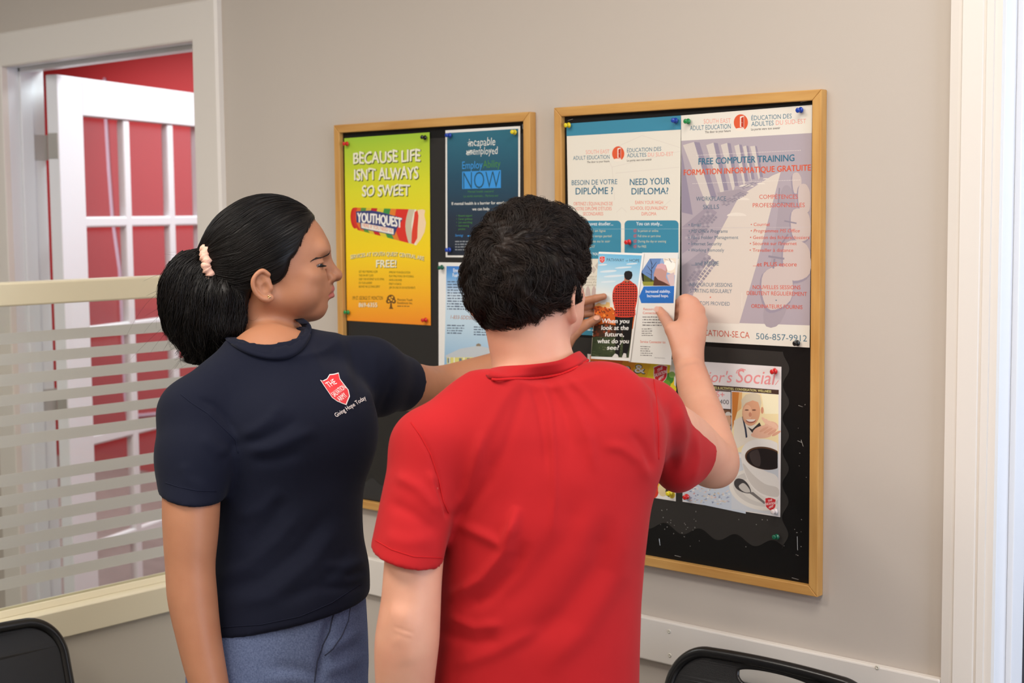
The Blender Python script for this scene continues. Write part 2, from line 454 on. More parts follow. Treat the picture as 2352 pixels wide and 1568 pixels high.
tag(sg.build('sign', mat('sign_red', (236, 32, 72), .4)), 'red cut-out sign fixed to the white board in the office', 'sign')
pp = MB()
pp.extrude([off(u, v, 1.4535) for u, v in ((2326, 776), (2335, 784), (2347, 812), (2352, 850), (2356, 1000), (2322, 1003))], (0, .0008, 0))
po = tag(pp.build('paper_sheet', ink((246, 248, 252))), 'white ruled paper sheet with curled corner on the office board', 'paper')
for i in range(7):
    gr = MB()
    v = 825 + i * 25
    a, c_ = off(2324, v + 4, 1.4528), off(2354, v, 1.4528)
    gr.hexa([a, c_, c_ + (0, 0, .0015), a + (0, 0, .0015)], [q + np.array([0, -.0002, 0]) for q in (a, c_, c_ + (0, 0, .0015), a + (0, 0, .0015))])
    gr.build('ruled_line', ink((186, 196, 214)), po)
struct(MB().box((-1.7, 1.46, 0), (.9, 1.5, q0[2] - .05)).build('wall_office_dado', M_GREYP))

# ================================================================== BULLETIN BOARDS
def wood(name, st): return mat(name, (208, 160, 92), .42, grain=(st, 1.0, (190, 138, 72)), bump=(220, .08, .001), spec=.4)
M_WOODH, M_WOODV = wood('oak_rail_horizontal', (6, 60, 60)), wood('oak_rail_vertical', (60, 60, 6))
M_BLACK = mat('black_board_face', (10, 9, 9), .45, spec=.3, bump=(400, .1, .001))
M_CHAR = mat('charcoal_paper', (44, 41, 38), .55, spec=.35, bump=(300, .12, .001))
M_CHAR2 = mat('black_paper', (40, 38, 36), .5, spec=.35, bump=(300, .12, .001))
M_WIRE = mat('staple_wire', (222, 220, 214), .3, metal=.8)
BD, BW = .020, .0187        # frame depth, rail width
PZ = -.0102                 # plane of the pinned sheets

def board(label, x0, x1, z0, z1):
    t = thing('bulletin_board', label, 'bulletin board', ((x0+x1)/2, 0, z0), 'framed bulletin boards')
    a, c = BD, BW
    def railq(o0, o1, i1, i0, m):
        b = MB(); b.hexa([(x, -a, z) for x, z in (o0, o1, i1, i0)], [(x, 0, z) for x, z in (o0, o1, i1, i0)]); b.build('frame_rail', m, t, bevel=.0016)
    railq((x0, z1), (x1, z1), (x1-c, z1-c), (x0+c, z1-c), M_WOODH); railq((x0, z0), (x1, z0), (x1-c, z0+c), (x0+c, z0+c), M_WOODH)
    railq((x0, z0), (x0, z1), (x0+c, z1-c), (x0+c, z0+c), M_WOODV); railq((x1, z0), (x1, z1), (x1-c, z1-c), (x1-c, z0+c), M_WOODV)
    MB().box((x0+c*.6, -.008, z0+c*.6), (x1-c*.6, 0, z1-c*.6)).build('backing_panel', M_BLACK, t)
    return t
B1 = board('left wood-framed black bulletin board with the yellow poster', -2.6462, -2.0406, .9105, 1.8076)
B2 = board('right wood-framed black bulletin board where the brochure is being pinned', -1.9755, -1.3593, .8982, 1.8122)

def scallop(pts_fn, n, amp):
    out = []
    for i in range(n * 10 + 1):
        out.append(pts_fn(i / (n * 10.0), amp * abs(math.sin(math.pi * i / 10.0)) ** .8))
    return out
# right board: charcoal paper whose lower and right edges are scalloped
xr, zb = -1.447, 1.0
xr = on_axis(1800, 1000, 1, -.009)[0]
poly = [(-1.955, 1.77)] + [(-1.955, 1.0 - .03)]
lowz = on_axis(1650, 1235, 1, -.009)[2]
lowz2 = on_axis(1500, 1222, 1, -.009)[2]
xL = -1.955
k = MB()
bot = [(xL + (xr - xL) * i / 120, lowz + .004 - .0085 * math.sin(2*math.pi*(6.25*i/120 - .25))) for i in range(121)]
rgt = [(xr + .004 - .0068 * math.cos(2*math.pi*6*i/120), lowz - .004 + (1.345 - lowz) * i / 120) for i in range(1, 121)]
out = [(xL, 1.345)] + bot + rgt
tri = tessellate_polygon([[Vector((x, z, 0)) for x, z in out]])
def sheet_from(out, y, th, m, name, parent):
    n = len(out); v = [(x, y, z) for x, z in out] + [(x, y - th, z) for x, z in out]
    tri = tessellate_polygon([[Vector((x, z, 0)) for x, z in out]])
    fs = [tuple(q) for q in tri] + [tuple(n + i for i in q) for q in tri] + [(i, (i+1) % n, n+(i+1) % n, n+i) for i in range(n)]
    return MB().add(v, fs).build(name, m, parent)
sheet_from(out, -.008, .0008, M_CHAR, 'scalloped_paper', B2)
fk = MB(); rr = random.Random(3)
for i in range(46):
    u, v = (rr.gauss(1545, 26), rr.gauss(1205, 16)) if i < 22 else (rr.uniform(1500, 1840), rr.uniform(1190, 1330)) if i < 34 else (rr.gauss(1836, 8), rr.uniform(850, 1310))
    c_ = on_axis(u, v, 1, -.0089); a_ = rr.uniform(0, 3.1); e_ = np.array([math.cos(a_), 0, math.sin(a_)])*rr.uniform(.0005, .0013); g_ = np.array([-math.sin(a_), 0, math.cos(a_)])*rr.uniform(.0003, .0007)
    fk.hexa([c_ - e_ - g_, c_ + e_ - g_, c_ + e_ + g_, c_ - e_ + g_], [q_ - np.array([0, .0003, 0]) for q_ in (c_ - e_ - g_, c_ + e_ - g_, c_ + e_ + g_, c_ - e_ + g_)])
fk.build('paper_lint', mat('lint_grey', (150, 146, 140), .8), B2)['kind'] = 'stuff'
# left board: black paper over the whole face with a scalloped border strip along the bottom
sheet_from([(-2.622, .935), (-2.064, .935), (-2.064, 1.765), (-2.622, 1.765)], -.008, .0006, M_CHAR2, 'background_paper', B1)
z_s = on_axis(860, 1105, 1, -.009)[2]
bot = [(-2.062, .932), (-2.624, .932)] + [(-2.624 + .562 * i / 160, z_s + .007 * math.sin(2*math.pi*i/160*9)) for i in range(161)]
sheet_from(bot, -.0086, .0006, mat('border_strip_black', (46, 45, 46), .4, spec=.5), 'scalloped_paper', B1)

# ------------------------------------------------------------------ sheets pinned on the boards
Z4, Z5, Z6, Z7, Z3, C2, PX1 = (750, 240, 2.904), (1260, 190, 3.5636), (1260, 560, 3.5636), (1440, 780, 2.529), (1280, 560, 4.612), (1040, 430, 3.647), (0, 0, 1)
_TXT = {}
def glyphs(body, bold=0.0, shear=0.0, space=1.0):
    key = (body, bold, shear, space)
    if key in _TXT: return _TXT[key]
    cu = bpy.data.curves.new('t', 'FONT'); cu.body = body; cu.size = 1.0; cu.fill_mode = 'FRONT'
    cu.resolution_u = 3; cu.offset = bold; cu.shear = shear; cu.space_character = space
    o = bpy.data.objects.new('t', cu); COL.objects.link(o)
    dg = bpy.context.evaluated_depsgraph_get()
    me = bpy.data.meshes.new_from_object(o.evaluated_get(dg))
    v = np.array([x.co[:2] for x in me.vertices]); f = [tuple(p.vertices) for p in me.polygons]
    bpy.data.objects.remove(o); bpy.data.curves.remove(cu); bpy.data.meshes.remove(me)
    _TXT[key] = (v, f); return v, f
CAPH = glyphs('H')[0][:, 1].max()

class Sheet:
    """a paper thing lying on plane (P, n); prints are laid on it in thin layers"""
    def __init__(s, name, label, cat, corners, rgb, P=(0, PZ, 0), n=(0, 1, 0), Z=PX1, group=None, th=.0003, curl=None, m=None):
        s.P, s.n = np.array(P, float), np.array(n, float); s.n /= np.linalg.norm(s.n)
        if s.n @ CF < 0: s.n = -s.n
        s.Z = Z; s.ops = []; s.curl = curl
        s.c = [s.pt(u, v) for u, v in corners]
        o = s.c[0]; N = 14
        s.U, s.V = s.c[1] - s.c[0], s.c[3] - s.c[0]
        b = MB(); vs = []
        for lay in (0, 1):
            for i in range(N + 1):
                for j in range(N + 1):
                    a, c_ = i / N, j / N
                    q = (s.c[0]*(1-a) + s.c[1]*a)*(1-c_) + (s.c[3]*(1-a) + s.c[2]*a)*c_
                    vs.append(s.bend(q) + s.n * (th * lay))
        M_ = (N+1)*(N+1); fs = []
        for i in range(N):
            for j in range(N):
                k = i*(N+1)+j; q = (k, k+N+1, k+N+2, k+1)
                fs.append(q); fs.append(tuple(M_ + t for t in q[::-1]))
        edge = [i*(N+1) for i in range(N+1)] + [N*(N+1)+j for j in range(1, N+1)] + [i*(N+1)+N for i in range(N-1, -1, -1)] + [j for j in range(N-1, 0, -1)]
        for a, c_ in zip(edge, edge[1:] + edge[:1]): fs.append((a, c_, M_ + c_, M_ + a))
        b.add(vs, fs)
        b.v = [tuple(q) for q in b.v]
        s.o = b.build(name, m or ink(rgb), None)
        # put the origin of the sheet at its lower middle
        org = (s.c[2] + s.c[3]) / 2
        me = s.o.data; co = np.array([x.co for x in me.vertices]) - org
        me.vertices.foreach_set('co', co.ravel()); s.o.location = org
        bpy.context.view_layer.update()
        tag(s.o, label, cat, group)
    def pt(s, u, v, Z=None):
        x, y, k = Z or s.Z
        return on_plane(x + u / k, y + v / k, s.P, s.n)
    def bend(s, q):
        if s.curl is None: return q
        return q - s.n * s.curl(q)
    def put(s, part, pts3, faces, m, lay, same=None):
        s.ops.append((lay, len(s.ops) if same is None else same, part, [np.array(p) for p in pts3], faces, m))
    def poly(s, part, pts, rgb, lay=1, Z=None, m=None, same=None):
        p3 = [s.pt(u, v, Z) for u, v in pts]
        tri = tessellate_polygon([[Vector((u, v, 0)) for u, v in pts]])
        if s.curl is not None or m is not None:      # finer fill so that it follows the bend / colour run
            bm = bmesh.new(); vs = [bm.verts.new(p) for p in p3]
            for q in tri:
                try: bm.faces.new([vs[i] for i in q])
                except ValueError: pass
            bmesh.ops.triangulate(bm, faces=bm.faces)
            for _ in range(3): bmesh.ops.subdivide_edges(bm, edges=[e for e in bm.edges if e.calc_length() > .03], cuts=1, use_grid_fill=True)
            bmesh.ops.triangulate(bm, faces=bm.faces)
            bm.verts.index_update()
            p3 = [np.array(v_.co) for v_ in bm.verts]; tri = [tuple(v_.index for v_ in f.verts) for f in bm.faces]; bm.free()
        s.put(part, p3, [tuple(t) for t in tri], m or ink(rgb), lay, same)
    def text(s, part, body, u0, v0, u1, v1, cap, rgb, bold=0.0, shear=0.0, lay=3, Z=None, arch=0.0, jitter=0.0):
        v, f = glyphs(body, min(bold, 0), shear)
        A, Bq = s.pt(u0, v0, Z), s.pt(u1, v1, Z)
        mu, mv = (u0+u1)/2, (v0+v1)/2
        up = s.pt(mu, mv - cap, Z) - s.pt(mu, mv, Z)
        x0, x1 = v[:, 0].min(), v[:, 0].max()
        sx = (v[:, 0] - x0) / (x1 - x0); sy = v[:, 1] / CAPH
        if arch: sy = sy + arch * 4 * sx * (1 - sx)
        if jitter:
            sy = sy * (1 + jitter * np.sin(sx * 37 + u0)) + jitter * .5 * np.sin(sx * 23 + v0)
        p3 = A + np.outer(sx, Bq - A) + np.outer(sy, up)
        e = (Bq - A) / np.linalg.norm(Bq - A) * bold * np.linalg.norm(up) * 1.35; g = up * bold * .8      # heavier face: overprinted strokes
        for a, c_ in (((0, 0),) if bold <= 0 else ((0, 0), (1, 0), (-1, 0), (.7, 1), (-.7, -1))):
            s.put(part, list(p3 + e*a + g*c_), f, ink(rgb), lay)
    def lines(s, part, u0, v0, u1, v1, n, dv, h, rgb, lay=2, Z=None, ragged=.3, seed=1):
        """rows of tiny illegible print: broken dashes, no letters"""
        rr = random.Random(seed); same = len(s.ops)
        for i in range(n):
            L = (u1 - u0) * (1 - ragged * rr.random()); u = u0; vv = v0 + dv * i; sl = (v1 - v0) / (u1 - u0)
            while u < u0 + L:
                w = min(rr.uniform(h * .5, h * 3.2), u0 + L - u + .01); va = vv + sl * (u - u0)
                hh = h * rr.uniform(.55, .8)
                s.poly(part, [(u, va), (u + w, va + sl * w), (u + w, va + sl * w - hh), (u, va - hh)], rgb, lay, Z, None, same)
                u += w + h * .45
    def close(s):
        ex = s.U / np.linalg.norm(s.U); ey = np.cross(s.n, ex)
        s.ops.sort(key=lambda q: q[:2])
        blocks, lv = {}, []
        for (lay, idx, part, p3, fs, m) in s.ops:      # a print lies one thin step above whatever it overlaps
            q = np.array([(p @ ex, p @ ey) for p in p3]); l_, h_ = q.min(0), q.max(0)
            level = 1 + max([k[2] for k in lv if k[3] != idx and (k[0] <= h_).all() and (k[1] >= l_).all()], default=0)
            lv.append((l_, h_, level, idx))
            p3 = [s.bend(p) - s.n * (.00003 + .000008 * level) for p in p3]
            q = np.array([(p @ ex, p @ ey) for p in p3]); lo, hi = q.min(0) - .006, q.max(0) + .006
            hit = [b for b in blocks.setdefault(part, []) if (b[0] <= hi).all() and (b[1] >= lo).all()]
            blocks[part] = [b for b in blocks[part] if not any(b is h_ for h_ in hit)]
            nb = [np.minimum.reduce([lo] + [b[0] for b in hit]), np.maximum.reduce([hi] + [b[1] for b in hit]), sum((b[2] for b in hit), []) + [(p3, fs, m)]]
            blocks[part].append(nb)
        for part, bl in blocks.items():
            for b_ in bl:
                mb = MB(); mb.open = True
                for p3, fs, m in b_[2]: mb.add(p3, fs, m)
                mb.build(part, None, s.o)
        return s
def ell(cu, cv, ru, rv, n=28, a0=0., a1=360., rot=0.):
    out = []
    for i in range(n):
        a = math.radians(a0 + (a1 - a0) * i / (n if a1 - a0 >= 360 else n - 1)); x, y = ru*math.cos(a), rv*math.sin(a)
        c_, s_ = math.cos(math.radians(rot)), math.sin(math.radians(rot))
        out.append((cu + x*c_ - y*s_, cv + x*s_ + y*c_))
    return out
def smooth(pts, n=4):
    P = np.array(pts, float); m = len(P); out = []
    for i in range(m):
        p0, p1, p2, p3 = P[i-1], P[i], P[(i+1) % m], P[(i+2) % m]
        for j in range(n):
            f = j/n; out.append(tuple(.5*((2*p1) + (-p0+p2)*f + (2*p0-5*p1+4*p2-p3)*f*f + (-p0+3*p1-3*p2+p3)*f**3)))
    return out
SH = [(-1, -.80), (-.62, -.90), (-.35, -.98), (0, -1.0), (.35, -.98), (.62, -.90), (1, -.80), (.93, -.5), (.97, -.1), (.94, .25), (.78, .58), (.45, .84), (0, 1.05), (-.45, .84), (-.78, .58), (-.94, .25), (-.97, -.1), (-.93, -.5)]
def shield(s, u, v, w, h, lay=4, Z=None, slope=0.0, skew=0.0, rgb=(206, 42, 48), text=True):
    def T(x, y): return (u + x*w + skew*y*h, v + y*h + slope*x*w)
    s.poly('logo', [T(x, y) for x, y in SH], (240, 226, 220), lay, Z)
    s.poly('logo', [T(x*.93, y*.93 + .01) for x, y in SH], rgb, lay + 1, Z)
    if text:
        for wd, x0, x1, yb, c in (('THE', -.45, .30, -.36, .34), ('SALVATION', -.86, .86, .12, .36), ('ARMY', -.30, .52, .58, .34)):
            a, b_ = T(x0, yb + .18), T(x1, yb - .16 + .0)
            s.text('logo', wd, a[0], a[1], b_[0], b_[1], c*h, (246, 232, 228), .012, 0, lay + 2, Z)
TEAL, ORG, SAL, DK = (52, 112, 138), (222, 88, 50), (236, 150, 134), (70, 62, 60)

# ---------------- yellow poster (left board)
s = Sheet('poster', 'tall green to orange poster with a candy roll picture, on the left board', 'poster',
          [(118, 225), (687, 185), (695, 1473), (137, 1440)], (240, 210, 40), Z=Z4, group='posters on the left board',
          m=ramp_mat('yellow_poster_print', [(0, (160, 202, 62)), (.28, (222, 222, 50)), (.62, (250, 214, 36)), (.86, (248, 178, 40)), (1, (244, 146, 40))], on_axis(870, 310, 1, PZ), on_axis(890, 742, 1, PZ)))
for t, u0, v0, u1, v1, c in (('BECAUSE LIFE', 180, 396, 624, 376, 76), ("ISN'T ALWAYS", 186, 505, 611, 492, 74), ('SO SWEET', 238, 612, 554, 604, 70)):
    s.text('headline', t, u0 + 5, v0 + 6, u1 + 5, v1 + 6, c, (84, 92, 30), .035, 0, 2, jitter=.07)
    s.text('headline', t, u0, v0, u1, v1, c, (240, 236, 212), .03, 0, 4, jitter=.07)
# candy roll
top = lambda u: 690 + (u - 175) * .022 if u < 560 else 700
def roll(u0, u1, rgb, lay=2, dt=22):   # a slanted stripe round the tube
    f = lambda u: (u - 165) / 440.0
    tv = lambda u: 686 + 14 * f(u); bv = lambda u: 826 + 112 * f(u)
    pts = []
    for k_ in range(9):
        w = k_ / 8; uu = u0 + dt * w - 22 * math.sin(math.pi * w); pts.append((uu, tv(u0) * (1 - w) + bv(u0 + dt) * w))
    for k_ in range(8, -1, -1):
        w = k_ / 8; uu = u1 + dt * w - 22 * math.sin(math.pi * w); pts.append((uu, tv(u1) * (1 - w) + bv(u1 + dt) * w))
    s.poly('candy_roll', pts, rgb, lay)
s.poly('candy_roll', ell(186, 758, 26, 70, 28, rot=-4), (206, 46, 40), 2)
seq = [(186, 206, (214, 58, 44)), (206, 232, (226, 120, 44)), (232, 266, (96, 150, 60)), (266, 300, (222, 190, 60)), (300, 340, (200, 44, 44)), (340, 384, (226, 206, 60)), (384, 428, (70, 148, 70)), (428, 466, (230, 130, 50)), (466, 556, (222, 56, 46))]
for a, c_, q in seq: roll(a, c_, q)
roll(548, 596, (206, 196, 170), 3, 0); roll(588, 600, (238, 232, 214), 4, 0)
s.poly('candy_roll', [(606, 704), (640, 698), (658, 706), (652, 740), (664, 790), (654, 850), (628, 900), (598, 938), (584, 936), (600, 860), (610, 770)], (246, 216, 176), 3)
s.poly('candy_roll', [(588, 716), (606, 706), (614, 740), (608, 820), (606, 890), (584, 930), (566, 925), (570, 840), (582, 770)], (226, 70, 50), 5)
s.poly('candy_roll', [(196, 712), (300, 706), (360, 716), (510, 758), (470, 828), (452, 872), (228, 828), (224, 790), (200, 786)], (58, 66, 120), 5)
s.text('candy_roll', 'YOUTHQUEST', 206, 784, 500, 822, 62, (244, 240, 232), .045, 0, 7, arch=.12)
s.poly('candy_roll', [(232, 788), (448, 828), (448, 866), (232, 822)], (240, 234, 222), 6)
s.text('candy_roll', 'HERE IF YOU NEED US', 240, 814, 440, 853, 24, (226, 112, 60), 0, 0, 8)
s.text('headline', 'SERVICES AT YOUTH QUEST CENTRAL ARE', 163, 1033, 653, 1044, 26, (120, 104, 30), .02, 0, 2, arch=1.0)
s.text('headline', 'SERVICES AT YOUTH QUEST CENTRAL ARE', 160, 1030, 650, 1040, 26, (236, 228, 190), .015, 0, 4, arch=1.0)
s.text('headline', 'FREE!', 335, 1089, 468, 1089, 48, (120, 100, 30), .04, 0, 2); s.text('headline', 'FREE!', 332, 1085, 465, 1085, 48, (240, 236, 212), .03, 0, 4)
for i, (t, u1) in enumerate((('GET HELP FINDING A JOB', 340), ('TAKE AN ART CLASS', 312), ('SURF THE INTERNET & DO EMAIL', 386), ('DO YOUR LAUNDRY', 305), ('BROWSE THE CLOTHING DEPOT', 357))):
    s.text('body_text', t, 216, 1121 + i*25, u1, 1121 + i*25, 14, (112, 92, 24), .01)
for i, (t, u1) in enumerate((('IMPROVE YOUR EDUCATION', 558), ('PLAY PING PONG OR FOOSBALL', 583), ('HAVE A SHOWER', 503), ('ENJOY A SNACK', 500), ('JAM ON ONE OF OUR INSTRUMENTS', 592))):
    s.text('body_text', t, 418, 1125 + i*25.5, u1, 1127 + i*25.5, 14, (112, 92, 24), .01)
s.text('body_text', '199 ST. GEORGE ST. MONCTON', 173, 1302, 375, 1302, 24, (120, 88, 26), .01)
s.text('body_text', '869-6355', 217, 1352, 340, 1352, 28, (150, 110, 40), .04, 0, 2); s.text('body_text', '869-6355', 215, 1350, 338, 1350, 28, (242, 228, 200), .03, 0, 4)
for cu_, cv_, r_ in ((430, 1295, 27), (412, 1312, 15), (449, 1312, 15)): s.poly('logo', ell(cu_, cv_, r_, r_), (112, 74, 30), 2)
for cu_, cv_, r_ in ((422, 1290, 7), (438, 1284, 7), (432, 1302, 7), (415, 1312, 6), (447, 1310, 6)): s.poly('logo', ell(cu_, cv_, r_, r_, 14), (246, 180, 50), 3)
s.poly('logo', [(426, 1318), (434, 1318), (438, 1350), (446, 1362), (416, 1362), (423, 1350)], (112, 74, 30), 2)
s.text('logo', 'Moncton Youth', 472, 1308, 573, 1310, 15, (112, 74, 30), .02); s.text('logo', 'Residences Inc.', 472, 1329, 573, 1331, 15, (112, 74, 30), .02)
s.lines('logo', 472, 1347, 556, 1348, 1, 1, 9, (140, 96, 40)); s.lines('body_text', 218, 1318, 330, 1318, 1, 1, 5, (150, 110, 40))
s.close()

# ---------------- dark teal poster
s = Sheet('poster', 'dark teal letter-size poster with a white border, upper right on the left board', 'poster',
          [(793, 172), (1292, 143), (1291, 1022), (795, 1018)], (236, 234, 228), Z=Z4, group='posters on the left board')
s.poly('background_print', [(804, 190), (1279, 161), (1279, 1008), (806, 1006)], None, 1, m=ramp_mat('teal_poster_print', [(0, (52, 112, 132)), (.35, (44, 84, 106)), (.7, (44, 56, 72)), (1, (38, 44, 56))], on_axis(1110, 297, 1, PZ), on_axis(1110, 588, 1, PZ)))
CRM = (226, 226, 218)
s.text('headline', 'incapable', 948, 279, 1126, 270, 52, CRM, .0, .08, jitter=.08); s.text('headline', 'unemployed', 934, 336, 1142, 329, 48, CRM, .0, .05, jitter=.08)
for (a, c_, e, g) in ((938, 250, 975, 275), (942, 268, 972, 246), (932, 306, 968, 330), (930, 328, 972, 302), (934, 316, 974, 318)):
    s.poly('headline', [(a, c_), (e, g), (e + 2, g + 4), (a + 2, c_ + 4)], CRM, 4)
BLU, GRN = (62, 150, 222), (74, 134, 62)
s.text('headline', 'Employ', 905, 430, 1040, 425, 50, BLU); s.text('headline', 'Ability', 1044, 423, 1160, 417, 50, GRN)
s.poly('headline', [(905, 447), (1163, 437), (1163, 556), (905, 563)], BLU, 2)
s.text('headline', 'NOW', 912, 562, 1158, 556, 112, (40, 84, 108), -.012, 0, 4)
s.text('body_text', 'Mental health matters!', 943, 588, 1115, 585, 15, GRN); s.text('body_text', 'La santé mentale... Parlons-en!', 915, 618, 1145, 614, 15, GRN)
s.text('body_text', 'If mental health is a barrier for employment,', 835, 670, 1262, 662, 19, CRM, .02); s.text('body_text', 'we can help.', 972, 706, 1090, 704, 19, CRM, .02)
for i, (t, u1) in enumerate((('•  Resume support', 972), ('•  Career guidance', 972), ('•  Job searching', 972), ('•  Interviewing', 950))):
    s.text('body_text', t, 866, 747 + i*22.5, u1, 746 + i*22.5, 13, GRN, .01)
s.text('body_text', 'practice', 880, 836, 925, 835, 13, GRN, .01); s.text('body_text', 'Serving:', 858, 880, 912, 879, 15, BLU, .01, .2)
s.lines('body_text', 858, 917, 1180, 914, 4, 18, 10, (150, 156, 160)); s.lines('body_text', 940, 880, 1100, 876, 1, 18, 10, BLU)
s.close()

# ---------------- pale blue sheet
s = Sheet('poster', 'pale blue sky and yellow house poster behind the red-shirted head, lower on the left board', 'poster',
          [(1007.2, 602.3), (1181, 604), (1181, 897), (1007.5, 886)], (236, 234, 230), Z=PX1, group='posters on the left board')
s.poly('picture', [(1025.5, 611), (1175, 612), (1175, 850), (1020.5, 841)], None, 1, m=ramp_mat('sky_print', [(0, (58, 122, 204)), (.12, (112, 170, 224)), (.3, (206, 224, 238)), (.6, (196, 220, 236)), (1, (150, 190, 222))], on_axis(1090, 611, 1, PZ), on_axis(1090, 840, 1, PZ)))
s.text('headline', 'Emergency', 846, 1117, 938, 1119, 24, (240, 244, 248), .02, Z=Z4); s.text('headline', 'Fuel Benefit', 842, 1149, 942, 1152, 24, (240, 244, 248), .02, Z=Z4)
s.lines('body_text', 806, 1185, 1120, 1188, 8, 18.5, 11, (84, 100, 124), Z=Z4, seed=3); s.lines('body_text', 804, 1332, 1120, 1338, 3, 17, 11, (84, 100, 124), Z=Z4, seed=4)
s.text('headline', '1-833-SDDStel (1-833-733-7835)', 827, 1428, 1200, 1442, 24, (176, 104, 60), 0, .22, Z=Z4)
s.lines('body_text', 804, 1476, 945, 1478, 4, 17, 10, (84, 100, 124), Z=Z4, seed=5); s.lines('body_text', 982, 1486, 1130, 1490, 4, 17, 10, (84, 100, 124), Z=Z4, seed=6)
HW = lambda *a, **k_: s.poly('picture', *a, Z=C2, **k_)
HW([(-60, 1408), (60, 1352), (215, 1325), (330, 1352), (420, 1412), (420, 1424), (-60, 1424)], (198, 204, 210), 2)
HW([(-50, 1424), (410, 1424), (410, 1476), (-50, 1476)], (226, 216, 130), 2)
for q in (-30, 8, 90, 170, 250): HW([(q, 1424), (q + 8, 1424), (q + 8, 1476), (q, 1476)], (240, 238, 226), 4)
for q in (-44, 52, 118, 200, 280): HW([(q, 1430), (q + 24, 1430), (q + 24, 1470), (q, 1470)], (122, 136, 140), 3)
HW([(196, 1330), (236, 1330), (236, 1316), (216, 1306), (196, 1316)], (150, 132, 110), 3)
s.close()

# ---------------- diploma poster (right board)
def education_logo(s, SE, AE, door_, ED, AD, DU, cap, ru, rv, u, v):
    s.text('logo', 'SOUTH EAST', *SE, cap, SAL, -.006); s.text('logo', 'ADULT EDUCATION', *AE, cap, TEAL)
    s.text('logo', 'ÉDUCATION DES', *ED, cap, TEAL); s.text('logo', 'ADULTES', *AD, cap, TEAL); s.text('logo', 'DU SUD-EST', *DU, cap, SAL, -.006)
    s.text('logo', 'The door to your future', *door_[0], cap*.5, DK, .012); s.text('logo', 'La porte vers ton avenir', *door_[1], cap*.5, DK, .012)
    s.poly('logo', ell(u, v, ru, rv, 40), (224, 92, 54), 2)
    s.poly('logo', [(u - .12*ru, v - .72*rv), (u + .44*ru, v - .82*rv), (u + .44*ru, v + .74*rv), (u + .1*ru, v + .60*rv), (u + .1*ru, v - .58*rv), (u + .02*ru, v - .56*rv), (u + .02*ru, v + .6*rv), (u - .12*ru, v + .56*rv)], (240, 234, 224), 3)
    s.poly('logo', [(u + .1*ru, v - .6*rv), (u + .4*ru, v - .72*rv), (u + .4*ru, v + .66*rv), (u + .1*ru, v + .5*rv)], (188, 58, 32), 4)
    s.poly('logo', ell(u + .16*ru, v + .02*rv, .04*ru, .04*rv, 10), (240, 234, 224), 5)
    s.poly('logo', ell(u - .1*ru, v + .86*rv, .66*ru, .2*rv, 24), (240, 228, 214), 3)
s = Sheet('poster', 'white diploma poster with a blue top band on the left half of the right board', 'poster',
          [(147, 335), (1083, 268), (1069, 2110), (178, 2048)], (232, 226, 212), Z=Z5, group='posters on the right board')
BL = (62, 138, 166)
s.poly('background_print', [(147, 335), (1083, 268), (1083, 383), (147, 437)], BL, 1)
education_logo(s, (305, 584, 497, 577), (201, 632, 499, 622), ((315, 657, 498, 649), (642, 644, 845, 635)), (642, 570, 922, 556), (642, 611, 800, 605), (813, 605, 1022, 597), 32, 50, 60, 570, 580)
for (a, c_, e, g) in ((480, 560, 765, 432), (765, 432, 1075, 530), (470, 600, 520, 690), (520, 690, 1076, 560), (520, 690, 540, 960), (545, 740, 1070, 690), (470, 980, 520, 1010), (860, 960, 940, 1010), (940, 1010, 1000, 960), (555, 1060, 600, 1020), (640, 1060, 600, 1020), (700, 800, 716, 860)):
    L = math.hypot(e - a, g - c_); nx, ny = -(g - c_)/L*1.3, (e - a)/L*1.3
    s.poly('background_print', [(a + nx, c_ + ny), (e + nx, g + ny), (e - nx, g - ny), (a - nx, c_ - ny)], (218, 208, 198), 1)
s.text('headline', 'BESOIN DE VOTRE', 190, 838, 562, 829, 40, TEAL, .006); s.text('headline', 'DIPLÔME ?', 222, 914, 527, 909, 54, TEAL, .016)
s.text('headline', 'NEED YOUR', 666, 838, 995, 829, 52, TEAL, .014); s.text('headline', 'DIPLOMA?', 680, 914, 980, 910, 52, TEAL, .016)
for t, u0, v0, u1 in (("OBTENEZ L'ÉQUIVALENCE DE", 205, 1003, 524), ("VOTRE DIPLÔME D'ÉTUDES", 217, 1044, 516), ('SECONDAIRES', 282, 1086, 447), ('EARN YOUR HIGH', 710, 993, 936), ('SCHOOL EQUIVALENCY', 670, 1039, 975), ('DIPLOMA', 762, 1086, 882)):
    s.text('body_text', t, u0, v0, u1, v0 - 1, 27, (228, 120, 96))
def rbox(u0, v0, u1, v1, r):
    return [(u0, v1), (u0, v0 + r)] + [(u0 + r - r*math.cos(a), v0 + r - r*math.sin(a)) for a in np.linspace(.2, 1.4, 6)] + [(u0 + r, v0), (u1 - r, v0)] + [(u1 - r + r*math.sin(a), v0 + r - r*math.cos(a)) for a in np.linspace(.2, 1.4, 6)] + [(u1, v0 + r), (u1, v1)]
s.poly('panel_print', rbox(152, 1128, 593, 1440, 34), BL, 1); s.poly('panel_print', rbox(622, 1126, 1064, 1440, 34), BL, 1)
s.text('panel_print', 'Vous pouvez étudier...', 226, 1168, 528, 1166, 28, (238, 240, 240), .01); s.text('panel_print', 'You can study...', 718, 1166, 930, 1166, 28, (238, 240, 240), .01)
